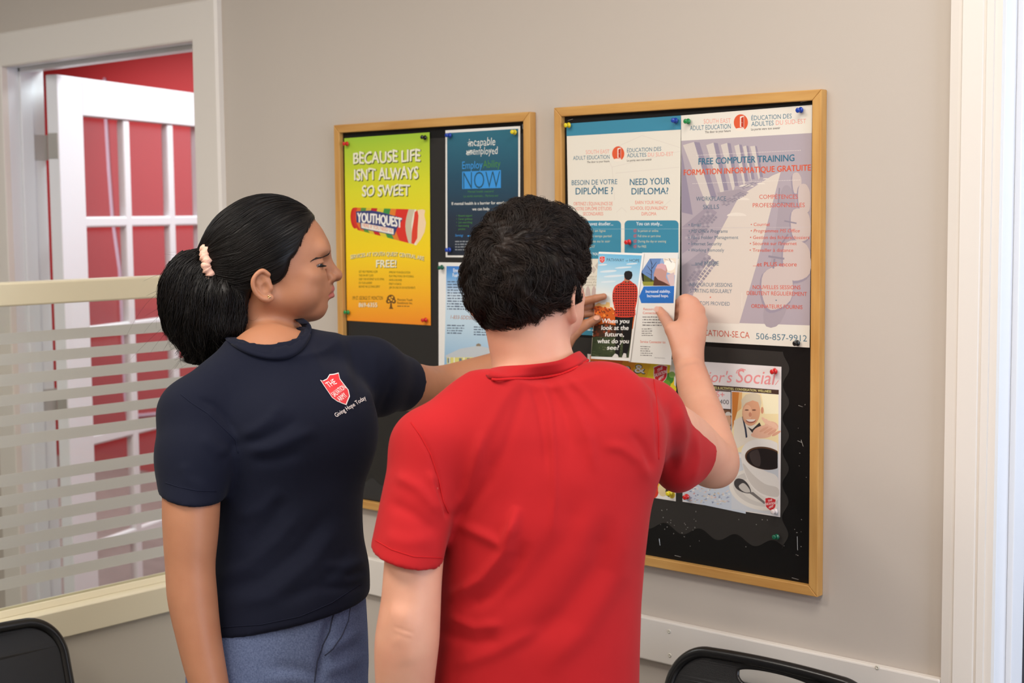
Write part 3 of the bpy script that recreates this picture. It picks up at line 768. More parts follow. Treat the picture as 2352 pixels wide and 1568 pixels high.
for i, (a, u0, u1, b_, w1) in enumerate((('En personne ou en ligne', 196, 466, 'In person or online', 898), ('À temps plein ou temps partiel', 190, 515, 'Full time or part time', 917), ('Durant la journée ou le soir', 190, 504, 'During the day or evening', 962), ('GRATUITEMENT', 214, 380, 'For FREE', 800))):
    v = 1220 + i*43
    s.text('panel_print', a, u0, v, u1, v, 19, (214, 206, 172)); s.text('panel_print', b_, 732, v, w1, v, 19, (214, 206, 172))
    s.poly('panel_print', ell(708, v - 9, 13, 13, 20), (196, 80, 84), 2); s.poly('panel_print', ell(708, v - 9, 9, 9, 20), BL, 3)
    s.poly('panel_print', [(700, v - 10), (707, v - 3), (720, v - 24), (716, v - 26), (707, v - 9), (703, v - 14)], (196, 80, 84), 4)
    s.poly('panel_print', ell(172, v - 9, 13, 13, 20), (196, 80, 84), 2); s.poly('panel_print', ell(172, v - 9, 9, 9, 20), BL, 3)
s.text('panel_print', 'INSCRIPTIONS À TOUT MOMENT', 168, 1411, 545, 1410, 19, (238, 240, 240), .03)
s.poly('panel_print', [(147, 1196), (1064, 1194), (1064, 1196.5), (147, 1198.5)], (150, 186, 200), 2)
GT = (168, 156, 136)
for i, t in enumerate(("Certificat canadien d'éducation", 'des adultes (CCEA) remplace', "l'équivalence d'études", 'Nouveau-Brunswick')):
    s.text('body_text', t, 232 + (0, 0, 0, 40)[i], 272 + i*23, 470 - (0, 8, 24, 30)[i], 275 + i*23, 15, GT, Z=Z6)
for q in ((345, 210), (380, 180), (415, 215)): s.poly('picture', [(q[0], q[1]), (q[0] + 22, q[1] - 30), (q[0] + 44, q[1]), (q[0] + 24, q[1] + 34)], (204, 192, 182), 1, Z=Z6)
for q in (250, 300, 350): s.poly('picture', [(q, 425), (q + 6, 370), (q + 22, 340), (q + 38, 372), (q + 46, 425)], (206, 184, 178), 1, Z=Z6)
s.poly('background_print', [(150, 488), (1063, 500), (1066, 790), (180, 738)], BL, 1, Z=Z6)
s.text('panel_print', 'Contactez-nous', 200, 534, 520, 538, 27, (238, 240, 240), .02, Z=Z6)
s.lines('panel_print', 240, 706, 520, 716, 1, 10, 16, (210, 224, 228), Z=Z6)
s.close()

# ---------------- computer training poster
s = Sheet('poster', 'free computer training poster with a pale lilac classroom picture, right half of the right board', 'poster',
          [(1085, 268), (2158, 181), (2136, 2167), (1090, 2110)], (234, 228, 216), Z=Z5, group='posters on the right board')
LIL, LIL2, PALE = (180, 168, 176), (152, 142, 160), (222, 210, 198)
s.poly('picture', [(1087, 475), (2155, 411), (2139, 1985), (1090, 1951)], LIL, 1)
for a, c_, e, g in ((1100, 510, 1190, 484), (1290, 510, 1350, 490), (1410, 508, 1462, 492), (1520, 516, 1560, 504), (1590, 522, 1618, 514), (1650, 520, 1690, 516)):   # bright screens in a row
    d = (1690 - a) / 590.0
    s.poly('picture', [(a, c_), (e, g), (e + 40 + 100*d*d, 760 + 180*d), (a + 70 + 130*d*d, 780 + 240*d)], (214, 204, 196), 2)
    s.poly('picture', [(e, g), (e + 34*d + 12, g + 4), (e + 66 + 120*d*d, 760 + 175*d), (e + 40 + 100*d*d, 760 + 180*d)], LIL2, 2)
s.poly('picture', [(1090, 560), (1180, 1080), (1090, 1060)], LIL2, 2)
s.poly('picture', [(1830, 760), (1900, 730), (1700, 1500), (1560, 1972), (1120, 1955), (1250, 1500), (1560, 930)], PALE, 2)       # long white table
s.poly('picture', [(1092, 1180), (1300, 1010), (1380, 1060), (1180, 1340), (1092, 1400)], (164, 152, 164), 3)
s.poly('picture', [(1092, 1500), (1250, 1380), (1330, 1420), (1160, 1700), (1092, 1760)], (166, 156, 166), 3)
s.poly('picture', [(1380, 900), (1560, 870), (1640, 900), (1420, 1010)], (170, 158, 166), 3)
for u, v, w, h in ((1540, 1090, 80, 28), (1590, 960, 56, 20), (1740, 830, 34, 14), (1780, 790, 26, 9), (1620, 850, 60, 18)): s.poly('picture', ell(u, v, w, h, 20, 180, 360), (232, 222, 210), 4)
CHR, CHS, KEY = (208, 192, 186), (160, 150, 164), (150, 142, 154)
s.poly('picture', smooth([(1900, 900), (1960, 840), (2020, 960), (2060, 1300), (2020, 1600), (1900, 1960), (1760, 1960), (1800, 1600), (1860, 1200)]), (172, 160, 168), 3)
for q in ([(1996, 760), (2040, 735), (2070, 790), (2058, 880), (2010, 900)], [(2050, 850), (2104, 830), (2140, 900), (2136, 1040), (2080, 1070), (2046, 980)],
          [(1990, 1060), (2070, 1030), (2134, 1090), (2140, 1250), (2060, 1300), (1994, 1240)], [(1930, 1330), (2040, 1290), (2132, 1360), (2138, 1560), (2010, 1620), (1930, 1540)],
          [(1760, 1560), (1900, 1500), (1990, 1590), (1980, 1780), (1820, 1860), (1750, 1740)]):
    c_ = np.mean(q, 0)
    s.poly('picture', smooth([tuple(c_ + (np.array(p_) - c_)*1.05 + (-8, 14)) for p_ in q]), CHS, 4); s.poly('picture', smooth(q), CHR, 4)
for (a, c_, e, g, w) in ((1930, 1130, 2030, 1150, 6), (1960, 1240, 1900, 1330, 6), (1800, 1420, 1930, 1440, 8), (1850, 1440, 1840, 1520, 7), (1900, 980, 2000, 990, 5), (1890, 860, 1880, 1000, 5)):
    L = math.hypot(e - a, g - c_); nx, ny = -(g - c_)/L*w, (e - a)/L*w; s.poly('picture', [(a + nx, c_ + ny), (e + nx, g + ny), (e - nx, g - ny), (a - nx, c_ - ny)], KEY, 5)
def keyboard(o, ux, vx, n, m):
    for i in range(n):
        for j in range(m):
            a = np.array(o) + np.array(ux)*(i + .1)/n + np.array(vx)*(j + .1)/m; dx, dy = np.array(ux)*.75/n, np.array(vx)*.72/m
            s.poly('picture', [tuple(a), tuple(a + dx), tuple(a + dx + dy), tuple(a + dy)], KEY if (i*7 + j*3) % 5 else (178, 168, 176), 5)
keyboard((1110, 1270), (190, -230), (90, 60), 12, 4); keyboard((1110, 1640), (180, -240), (100, 70), 11, 4); keyboard((1400, 985), (170, -95), (60, 26), 10, 3); keyboard((1560, 860), (110, -50), (40, 14), 8, 2)
for (a, c_, e, g) in ((1210, 592, 2070, 550), (1180, 823, 2065, 793)):
    for i in range(64):
        u = a + (e - a)*i/64; v = c_ + (g - c_)*i/64
        s.poly('headline', [(u, v), (u + 7, v), (u + 7, v + 4), (u, v + 4)], (238, 230, 220), 5)
for i in range(22): s.poly('body_text', [(1580, 400 + i*6), (1585, 400 + i*6), (1585, 403 + i*6), (1580, 403 + i*6)], (238, 230, 220), 5, Z=Z6)
education_logo(s, (1270, 334, 1490, 328), (1157, 390, 1491, 374), ((1280, 413, 1490, 401), (1658, 390, 1896, 378)), (1660, 308, 1990, 290), (1660, 356, 1842, 347), (1860, 346, 2108, 331), 37, 58, 67, 1574, 325)
s.text('headline', 'FREE COMPUTER TRAINING', 1228, 670, 2012, 640, 52, TEAL, .02, lay=6); s.text('headline', 'FORMATION INFORMATIQUE GRATUITE', 1108, 757, 2147, 717, 46, ORG, .02, lay=6)
TD, OD = (84, 112, 132), (214, 92, 70)
for t, u0, v0, u1, v1, c, q, bo, sh, z in (
    ('WORKPLACE', 1208, 967, 1453, 964, 35, TD, 0, 0, Z5), ('SKILLS', 1265, 1034, 1395, 1031, 35, TD, 0, 0, Z5),
    ('COMPÉTENCES', 1725, 950, 2040, 949, 34, OD, 0, 0, Z5), ('PROFESSIONNELLES', 1672, 1019, 2097, 1017, 34, OD, 0, 0, Z5),
    ('• Email', 1146, 1175, 1248, 1175, 26, TD, .006, 0, Z5), ('• MS Office Programs', 1148, 1227, 1467, 1227, 27, TD, 0, .2, Z5), ('• File / Folder Management', 1145, 1279, 1553, 1278, 27, TD, 0, 0, Z5), ('• Internet Security', 1145, 1330, 1418, 1330, 27, TD, 0, 0, Z5), ('• Working Remotely', 1145, 1382, 1437, 1382, 27, TD, 0, 0, Z5),
    ('• Courriel', 1655, 1172, 1808, 1172, 26, OD, .006, 0, Z5), ('• Programmes MS Office', 1655, 1224, 2056, 1224, 27, OD, .004, .2, Z5), ('• Gestion des fichiers/dossiers', 1650, 1278, 2135, 1279, 27, OD, .002, 0, Z5), ("• Sécurité sur l'Internet", 1648, 1328, 2032, 1328, 27, OD, .004, 0, Z5), ('• Travailler à distance', 1646, 1382, 2003, 1383, 27, OD, .004, 0, Z5),
    ('...and MORE', 1172, 1495, 1394, 1494, 34, TD, .004, 0, Z5), ('...et PLUS encore', 1675, 1501, 2032, 1502, 34, OD, .008, 0, Z5),
    ('NEW GROUP SESSIONS', 1158, 347, 1503, 352, 31, TD, 0, 0, Z6), ('STARTING REGULARLY', 1160, 398, 1500, 402, 31, TD, 0, 0, Z6), ('LAPTOPS PROVIDED', 1187, 499, 1483, 506, 31, TD, 0, 0, Z6),
    ('NOUVELLES SESSIONS', 1672, 368, 2062, 371, 31, OD, .004, 0, Z6), ('DÉBUTENT RÉGULIÈREMENT', 1623, 417, 2115, 425, 31, OD, .004, 0, Z6), ('ORDINATEURS FOURNIS', 1660, 523, 2078, 533, 31, OD, .006, 0, Z6)):
    s.text('body_text', t, u0, v0, u1, v1, c, q, bo, sh, 6, z)
s.poly('body_text', ell(1325, 436, 5, 5, 12), OD, 6, Z6); s.poly('body_text', ell(1863, 461, 5, 5, 12), TD, 6, Z6)
s.text('headline', 'EDUCATION-SE.CA', 1162, 744, 1645, 772, 50, (206, 84, 56), 0, 0, 6, Z6); s.text('headline', '506-857-9912', 1698, 779, 2115, 799, 50, (84, 122, 140), 0, 0, 6, Z6)
s.poly('picture', [(1090, 1188), (2146, 1180), (2146, 1182.5), (1090, 1190.5)], (206, 196, 196), 5)
s.close()

# ---------------- senior's social poster
s = Sheet('poster', "seniors social poster with a coffee cup picture, low on the right board", 'poster',
          [(330, 120), (897, 157), (890, 1030), (323, 940)], (232, 226, 224), Z=Z7, group='posters on the right board')
PK = (236, 152, 152)
s.text('headline', "Senior's", 352, 244, 612, 248, 62, PK, .004, .25); s.text('headline', 'Social', 634, 247, 866, 262, 76, PK, .006, .22)
for (a, c_, e, g, w) in ((640, 180, 664, 168, 5), (664, 168, 690, 176, 5), (640, 180, 636, 196, 5), (846, 170, 862, 162, 4), (862, 262, 880, 236, 4), (440, 246, 466, 232, 4)):
    L = math.hypot(e - a, g - c_); nx, ny = -(g - c_)/L*w/2, (e - a)/L*w/2
    s.poly('headline', [(a + nx, c_ + ny), (e + nx, g + ny), (e - nx, g - ny), (a - nx, c_ - ny)], PK, 3)
BR = (74, 52, 44)
s.poly('banner_print', [(331, 250), (882, 291), (882, 318), (331, 274)], BR, 2)
s.text('banner_print', 'GAMES & ACTIVITIES. CONVERSATION. WELLNESS', 474, 282, 838, 307, 13, (232, 222, 150), .02, 0, 4)
s.text('body_text', '55+', 494, 332, 566, 337, 34, PK, .02); s.text('body_text', '506-1-400', 445, 366, 592, 375, 25, (70, 60, 62))
P_ = lambda pts, rgb, lay=2: s.poly('picture', pts, rgb, lay)
P_([(331, 276), (607, 297), (607, 680), (331, 655)], BR, 1); P_([(337, 284), (603, 303), (603, 403), (337, 382)], (232, 226, 224), 2)
P_([(337, 390), (603, 410), (603, 640), (337, 615)], (120, 84, 62), 2); P_(ell(586, 470, 20, 40), (206, 160, 130), 3); P_(ell(588, 440, 20, 22, 20, 180, 360), (214, 206, 196), 4); P_([(560, 520), (603, 500), (603, 640), (570, 640)], (222, 210, 198), 3)
# smiling man
P_([(610, 302), (880, 318), (880, 1022), (610, 985)], (246, 226, 176), 2)
P_([(610, 302), (652, 304), (640, 420), (612, 520)], (214, 132, 60), 3); P_([(652, 304), (670, 305), (664, 400), (640, 420)], (240, 186, 120), 3); P_([(780, 312), (880, 318), (880, 430), (800, 430)], (250, 240, 204), 3)
P_([(622, 470), (660, 448), (700, 470), (760, 500), (800, 560), (700, 600), (620, 640)], (236, 224, 206), 3)
P_([(668, 446), (676, 446), (694, 520), (700, 566), (690, 570), (684, 520)], (52, 58, 76), 4); P_([(700, 505), (728, 520), (770, 480), (780, 500), (728, 540)], (60, 52, 52), 4)
P_(ell(722, 420, 52, 80, 32, rot=6), (226, 168, 132), 4); P_(ell(700, 424, 26, 46, 24), (238, 186, 150), 5)
P_([(668, 400), (664, 350), (690, 318), (740, 306), (774, 322), (782, 366), (774, 400), (762, 362), (730, 352), (690, 368)], (222, 208, 180), 6)
P_(ell(720, 462, 26, 14, 20, 0, 180), (244, 232, 220), 6); P_(ell(720, 464, 30, 20, 20, 10, 170), (168, 96, 78), 5)
for u in (696, 738): P_(ell(u, 408, 12, 4, 14), (120, 76, 62), 6)
P_(ell(716, 434, 9, 14, 14), (214, 146, 116), 6); P_(ell(786, 410, 8, 20, 16), (216, 150, 118), 5)
for u, v, w, h, r in ((800, 530, 70, 34, -10), (840, 500, 40, 26, 10), (780, 552, 60, 20, 0)): P_(ell(u, v, w, h, 24, rot=r), (236, 186, 158), 5)
for i in range(4): P_(ell(800 + 20*i, 470 + 10*i, 9, 26, 16, rot=-40), (242, 196, 168), 6); P_(ell(796 + 24*i, 520 + 8*i, 8, 30, 16, rot=60), (226, 168, 140), 6)
P_([(612, 650), (664, 655), (664, 690), (612, 684)], BR, 3); P_([(612, 658), (664, 662), (664, 686), (612, 681)], (236, 230, 226), 4); s.text('picture', 'Street', 602, 676, 652, 678, 15, (90, 80, 80), 0, 0, 6)
P_([(331, 655), (612, 684), (664, 690), (700, 700), (690, 1010), (326, 934)], (196, 204, 214), 3)
P_([(607, 652), (880, 662), (880, 1022), (607, 983)], (205, 208, 212), 3)
rr = random.Random(5)
for i in range(120):
    u, v = rr.uniform(334, 590), rr.uniform(850, 950); v += (u - 334)*.09
    if v > 928 + (u - 326)*.16: continue
    w = rr.uniform(5, 13); P_([(u, v), (u + w, v + rr.uniform(-2, 3)), (u + w + rr.uniform(-3, 3), v + rr.uniform(3, 8)), (u - 2, v + rr.uniform(3, 8))], rr.choice([(214, 196, 170), (160, 170, 190), (222, 206, 196), (128, 138, 164), (206, 160, 150), (232, 226, 214)]), 4)
CLIPR = lambda pts: [(min(u, 876), v) for u, v in pts]
P_(CLIPR(ell(760, 872, 172, 112, 56, rot=18)), (226, 220, 210), 5); P_(CLIPR(ell(762, 870, 150, 92, 56, rot=18)), (206, 200, 192), 6); P_(CLIPR(ell(772, 876, 120, 66, 48, rot=18)), (220, 214, 204), 6)
P_(smooth([(622, 830), (640, 806), (676, 812), (706, 842), (722, 884), (706, 892), (668, 884), (634, 862)]), (66, 62, 62), 7); P_(smooth([(650, 850), (676, 832), (704, 856), (716, 884), (690, 886), (664, 872)]), (196, 190, 182), 8); P_([(702, 886), (733, 884), (806, 944), (798, 954), (726, 900)], (118, 112, 108), 8)
P_(CLIPR(ell(795, 664, 131, 88, 60, rot=8)), (238, 232, 224), 9)
P_(smooth([(664, 660), (672, 730), (694, 800), (736, 868), (800, 912), (876, 930), (876, 800), (800, 760), (720, 700)]), (232, 226, 218), 9); P_(smooth([(674, 716), (694, 790), (730, 850), (790, 896), (876, 912), (876, 860), (800, 836), (730, 780)]), (210, 202, 193), 10)
P_(CLIPR(ell(800, 688, 115, 66, 56, rot=9)), (96, 64, 44), 10); P_(CLIPR(ell(802, 692, 109, 60, 56, rot=9)), (34, 26, 26), 11)
P_(smooth([(712, 664), (744, 640), (764, 644), (778, 700), (768, 736), (732, 722)]), (66, 55, 53), 12)
shield(s, 834, 953, 33, 38, 13, None, .12)
s.close()

# ---------------- yellow food poster
s = Sheet('poster', 'yellow and orange vegetable poster with a red shield, low on the right board', 'poster',
          [(318, 900), (1041, 946), (1041, 2106), (328, 1990)], (232, 228, 222), Z=Z6, group='posters on the right board')
P_ = lambda pts, rgb, lay=2, z=None: s.poly('picture', pts, rgb, lay, z)
P_([(340, 912), (1028, 956), (1028, 2050), (345, 1950)], (238, 186, 36), 1); P_([(340, 912), (620, 930), (520, 1200), (345, 1300)], (222, 112, 34), 2); P_([(620, 930), (730, 938), (640, 1160), (520, 1200)], (232, 150, 34), 2); P_([(850, 945), (1028, 956), (1028, 1300), (900, 1250), (800, 1100)], (240, 208, 40), 2)
P_([(1000, 955), (1028, 956), (1028, 1060), (990, 1050)], (226, 220, 200), 3)
for u, v, w, h, c in ((990, 1100, 36, 46, (70, 140, 50)), (960, 1150, 40, 40, (110, 160, 50)), (1010, 1070, 26, 26, (140, 180, 90)), (1016, 1190, 30, 40, (236, 214, 50)), (930, 1180, 30, 36, (60, 120, 44)), (1000, 1260, 30, 40, (228, 200, 46))): P_(ell(u, v, w, h), c, 4)
t_ = ['Donate', '&']
for (t, u0, v0, u1, v1) in (('Donate', 350, 1026, 664, 1046), ('&', 704, 1050, 786, 1058)):
    s.text('headline', t, u0 - 5, v0 + 6, u1 + 5, v1 + 6, 74, (60, 50, 46), .05, .0, 5); s.text('headline', t, u0, v0, u1, v1, 64, (234, 228, 220), .022, .0, 8)
shield(s, 916, 1064, 58, 76, 6, None, -.08)
for u, v, w, h, c in ((150, 830, 24, 30, (64, 110, 56)), (200, 815, 60, 22, (206, 214, 190)), (200, 822, 50, 14, (150, 130, 70)), (158, 880, 26, 40, (212, 60, 40)), (210, 870, 30, 40, (226, 206, 160)), (250, 880, 26, 34, (60, 60, 36)), (262, 900, 18, 22, (216, 190, 60)), (140, 840, 20, 30, (226, 190, 40))): P_(ell(u, v, w, h), c, 5, Z7)
s.close()

# ---------------- brochure being pinned: cover panel folded out over the inner panel
q = lambda u, v, y: on_axis(Z3[0] + u / Z3[2], Z3[1] + v / Z3[2], 1, y)
A0, A1, A2 = q(440, 83, -.075), q(918, 100, -.052), q(355, 1215, -.075)
nc = np.cross(A1 - A0, A2 - A0)
Bq0, Bq1, Bq2 = q(918, 100, -.050), q(1283, 92, -.040), q(1205, 1283, -.040)
nb = np.cross(Bq1 - Bq0, Bq2 - Bq0)
s = Sheet('brochure', 'folded brochure held up at the right board by two hands', 'brochure',
          [(900, 92), (1283, 92), (1205, 1283), (756, 1250)], (234, 232, 226), P=Bq0, n=nb, Z=Z3)
INNER = s
P_ = lambda pts, rgb, lay=2: s.poly('inner_picture', pts, rgb, lay)
P_([(980, 155), (1258, 152), (1240, 443), (912, 443), (888, 300)], (150, 176, 214), 1)
P_([(980, 155), (1100, 154), (1060, 300), (1030, 400), (912, 443), (888, 300)], (108, 140, 190), 2); P_([(1120, 154), (1258, 152), (1248, 330), (1160, 300)], (240, 226, 206), 2); P_(ell(1190, 225, 60, 60), (252, 246, 236), 3)
P_([(888, 300), (930, 330), (1040, 400), (1040, 443), (912, 443)], (84, 92, 40), 3); P_([(900, 400), (1030, 400), (1030, 443), (912, 443)], (150, 150, 60), 4); P_([(890, 300), (916, 320), (918, 400), (900, 390)], (30, 30, 30), 5)
for (a, c_, e, g) in ((990, 400, 1000, 200), (1000, 300, 950, 230), (1000, 260, 1050, 190), (995, 330, 940, 300), (1000, 220, 985, 165), (1130, 160, 1250, 200), (1180, 155, 1210, 200)):
    P_([(a, c_), (e, g), (e + 4, g), (a + 9, c_)], (52, 48, 56), 5)
P_([(1016, 443), (1028, 350), (1020, 330), (1034, 280), (1060, 220), (1110, 206), (1150, 224), (1166, 280), (1150, 350), (1200, 443)], (196, 150, 140), 6)
P_([(1016, 443), (1028, 350), (1036, 340), (1070, 380), (1120, 400), (1200, 443)], (88, 56, 46), 7); P_([(1040, 260), (1064, 216), (1112, 204), (1152, 228), (1150, 290), (1100, 260)], (214, 170, 176), 7)
P_([(1160, 330), (1240, 300), (1240, 443), (1196, 443)], (214, 190, 190), 4)
s.poly('blue_callout', [(915, 450), (1240, 445), (1232, 627), (890, 627), (868, 555)], (44, 112, 194), 8)
s.text('blue_callout', 'Increased stability.', 938, 517, 1198, 516, 30, (234, 240, 246), .014, 0, 10); s.text('blue_callout', 'Increased hope.', 952, 564, 1178, 563, 30, (234, 240, 246), .014, 0, 10)
OR2 = (222, 104, 72)
s.text('inner_text', 'Resources and', 913, 701, 1112, 703, 25, OR2, .008); s.text('inner_text', 'Connections', 907, 742, 1072, 744, 25, OR2, .008); s.text('inner_text', 'Service Connector to:', 879, 1046, 1147, 1054, 26, OR2, .008)
s.lines('inner_text', 903, 778, 1160, 780, 4, 29, 14, (110, 106, 104), seed=8); s.lines('inner_text', 894, 904, 1020, 904, 4, 23, 12, (110, 106, 104), seed=9); s.lines('inner_text', 880, 1090, 1010, 1094, 5, 23, 11, (110, 106, 104), seed=10)
s.text('inner_text', 'And much more...', 1030, 1210, 1146, 1214, 12, (120, 116, 112))
s.close()
c_ = Sheet('cover_panel', '', '', [(440, 83), (918, 100), (772, 1240), (355, 1215)], (240, 238, 232), P=A0, n=nc, Z=Z3, th=.0006)
for k in ('label', 'category'): del c_.o[k]
s = c_
P_ = lambda pts, rgb, lay=2, m=None: s.poly('cover_picture', pts, rgb, lay, m=m)
pa, pb = s.pt(660, 115), s.pt(560, 1190)
P_([(439, 103), (896, 122), (758, 1206), (356, 1190)], None, 1, m=ramp_mat('cover_sky_print', [(0, (112, 184, 218)), (.2, (176, 212, 228)), (.42, (226, 228, 220)), (.6, (232, 222, 200)), (1, (226, 214, 190))], pa, pb))
for u, v, w, h in ((540, 290, 90, 12), (700, 250, 90, 9), (600, 340, 110, 12), (480, 220, 50, 9), (790, 210, 60, 8), (540, 400, 80, 10)): P_(ell(u, v, w, h, 22, rot=-4), (216, 226, 230), 2)
P_([(398, 650), (440, 620), (470, 640), (512, 640), (520, 615), (556, 620), (558, 670), (400, 690)], (232, 190, 120), 3)
rr = random.Random(9)
P_([(396, 660), (450, 655), (520, 690), (580, 670), (600, 700), (830, 700), (800, 900), (384, 900)], (206, 96, 32), 3)
for i in range(90):
    u, v = rr.uniform(390, 640), rr.uniform(665, 900)
    P_(ell(u, v, rr.uniform(7, 18), rr.uniform(6, 14), 9, rot=rr.uniform(0, 90)), rr.choice([(226, 116, 40), (196, 82, 28), (150, 60, 28), (236, 140, 60), (120, 56, 30)]), 4)
P_([(388, 870), (500, 840), (620, 860), (800, 820), (782, 1010), (375, 1010)], (72, 44, 28), 5)
for i in range(40):
    u, v = rr.uniform(380, 620), rr.uniform(850, 1000); P_(ell(u, v, rr.uniform(8, 20), rr.uniform(6, 14), 9), rr.choice([(110, 52, 30), (60, 44, 30), (140, 66, 36), (48, 44, 34)]), 6)
P_([(376, 985), (784, 985), (757, 1205), (357, 1190)], (62, 72, 46), 7)
for i in range(80):
    u, v = rr.uniform(372, 770), rr.uniform(990, 1185)
    if u > 772 - (v - 985)*.11 - 14: continue
    P_(ell(u, v, rr.uniform(8, 22), rr.uniform(3, 8), 8), rr.choice([(52, 60, 40), (82, 92, 60), (44, 50, 36), (96, 100, 70)]), 8)
# figure seen from behind in a plaid shirt
P_([(612, 770), (808, 765), (790, 900), (772, 1050), (735, 1190), (690, 1190), (700, 1000), (690, 900), (676, 1000), (660, 1190), (612, 1190), (622, 900)], (22, 20, 20), 9)
P_([(578, 1200), (612, 1160), (640, 1172), (650, 1196), (640, 1206), (580, 1206)], (226, 222, 216), 10); P_([(688, 1190), (704, 1156), (730, 1160), (733, 1200), (688, 1206)], (226, 222, 216), 10)
SHIRT = [(712, 384), (765, 384), (800, 410), (840, 440), (852, 500), (846, 600), (826, 690), (812, 770), (620, 770), (612, 700), (590, 620), (584, 560), (592, 490), (620, 440), (680, 408)]
P_(smooth(SHIRT, 3), (204, 64, 46), 10)
def insh(u, v):
    ins = False
    for (a, b_), (e, g) in zip(SHIRT, SHIRT[1:] + SHIRT[:1]):
        if (b_ > v) != (g > v) and u < (e - a)*(v - b_)/(g - b_) + a: ins = not ins
    return ins
for i in range(11):
    for j in range(16):
        u, v = 590 + i*26 + (j % 2)*2, 396 + j*25
        if insh(u, v) and insh(u + 13, v) and insh(u, v + 13) and insh(u + 13, v + 13): P_([(u, v), (u + 14, v + 1), (u + 14, v + 14), (u, v + 13)], (30, 22, 24), 12)
        if insh(u, v) and insh(u + 25, v + 3) : P_([(u + 14, v + 3), (u + 25, v + 4), (u + 25, v + 9), (u + 14, v + 8)], (110, 36, 32), 11)
P_([(712, 350), (765, 350), (768, 392), (740, 410), (710, 392)], (186, 120, 92), 11); P_([(712, 352), (708, 316), (722, 290), (760, 284), (790, 296), (798, 330), (786, 366), (760, 384), (728, 376)], (28, 26, 28), 13)
s.text('cover_text', 'PATHWAY', 524, 184, 708, 188, 32, (58, 74, 92), 0, 0, 4); s.text('cover_text', 'OF', 724, 187, 748, 188, 15, (58, 74, 92), 0, 0, 4); s.text('cover_text', 'HOPE', 766, 190, 872, 193, 32, (58, 74, 92), 0, 0, 4)
shield(s, 476, 166, 30, 36, 4, None, -.05, text=False, rgb=(222, 66, 62))
for k_ in range(3): s.text('logo', ('THE', 'SALVATION', 'ARMY')[k_], (462, 455, 468)[k_], (155, 172, 188)[k_] , (482, 498, 488)[k_], (150, 164, 182)[k_], 11, (246, 226, 222), .01, 0, 7)
for t, u0, v0, u1 in (('When you', 473, 837, 763), ('look at the', 467, 909, 755), ('future,', 507, 978, 705), ('what do you', 428, 1050, 759), ('see?', 527, 1119, 655)):
    s.text('cover_text', t, u0, v0, u1, v0 + 2, 46, (238, 236, 230), .03, .12, 15)
s.close()
c_.o.parent = INNER.o; c_.o.location = np.array(c_.o.location) - np.array(INNER.o.location)
for o in c_.o.children: pass

# ------------------------------------------------------------------ push pins
PINC = dict(red=(206, 34, 32), black=(24, 24, 24), blue=(26, 66, 168), yellow=(226, 204, 34), green=(28, 138, 70), dark_green=(14, 92, 66), white=(228, 214, 210))
def make_pin(color, label, root=None):
    if root is None:
        t = bpy.data.objects.new('push_pin', None); COL.objects.link(t); t.empty_display_size = .01
        h = MB(); h.lathe([(.0021, .0030), (.0050, .0034), (.0056, .0046), (.0050, .0058), (.0033, .0066), (.0028, .0086), (.0031, .0112), (.0044, .0128), (.0046, .0142), (.0038, .0152), (.0018, .0156)], (0, 0, 0), (0, -1, 0), 18)
        h.build('pin_head', None, t, smooth=True)
        n = MB(); n.lathe([(.0002, -.0022), (.00055, -.001), (.00055, .0032)], (0, 0, 0), (0, -1, 0), 8); n.build('needle', M_STEEL, t, smooth=True)
    else:
        t = root.copy(); COL.objects.link(t)
        for ch in root.children:
            c = ch.copy(); c.data = ch.data.copy() if ch.name.startswith('pin_head') else ch.data; COL.objects.link(c); c.parent = t
    for c in t.children:
        if c.name.startswith('pin_head'):
            c.data.materials.clear(); c.data.materials.append(mat('pin_plastic_' + color, PINC[color], .25, spec=.5, coat=.2))
    t['label'] = label; t['category'] = 'push pin'; t['group'] = 'push pins on the bulletin boards'
    return t
PINS = [(797, 330, 'red', 'red push pin at the upper left corner of the yellow poster'), (976, 316.5, 'black', 'black push pin at the upper right corner of the yellow poster'),
        (799.5, 717.6, 'green', 'green push pin at the lower left corner of the yellow poster'), (978, 734.5, 'red', 'red push pin at the lower right corner of the yellow poster'),
        (1033, 310.5, 'blue', 'blue push pin at the upper left corner of the dark teal poster'), (1181.5, 304, 'yellow', 'yellow push pin at the upper right corner of the dark teal poster'),
        (1031.5, 573.5, 'blue', 'blue push pin at the lower left corner of the dark teal poster'), (1015, 613.5, 'dark_green', 'green push pin at the corner of the pale blue house poster'),
        (1307, 287, 'yellow', 'yellow push pin at the upper left corner of the white diploma poster'), (1551, 277, 'blue', 'blue push pin at the upper right corner of the white diploma poster'),
        (1580.5, 278.5, 'green', 'green push pin at the upper left corner of the computer training poster'), (1840, 252, 'blue', 'blue push pin at the upper right corner of the computer training poster'),
        (1445, 555.5, 'red', 'red push pin in the blue study panel just above the brochure'), (1832, 787.5, 'black', 'black push pin under the phone number on the computer training poster'),
        (1781, 852.5, 'red', 'red push pin at the upper right corner of the coffee cup poster'), (1539, 1131.5, 'yellow', 'yellow push pin at the lower right corner of the vegetable poster'),
        (1577, 1140, 'red', 'red push pin at the lower left corner of the coffee cup poster'), (1781, 1174.5, 'white', 'white push pin under the shield on the coffee cup poster'),
        (1785, 1233, 'dark_green', 'green push pin alone in the scalloped paper at the lower right')]
pin0 = None
for (u, v, c, lab) in PINS:
    p_ = make_pin(c, lab, pin0); pin0 = pin0 or p_
    g = on_axis(u, v, 1, PZ - .0046); p_.location = (g[0], PZ - .0003, g[2])
    p_.rotation_euler = (random.uniform(-.12, .12), random.uniform(-3, 3), random.uniform(-.1, .1))

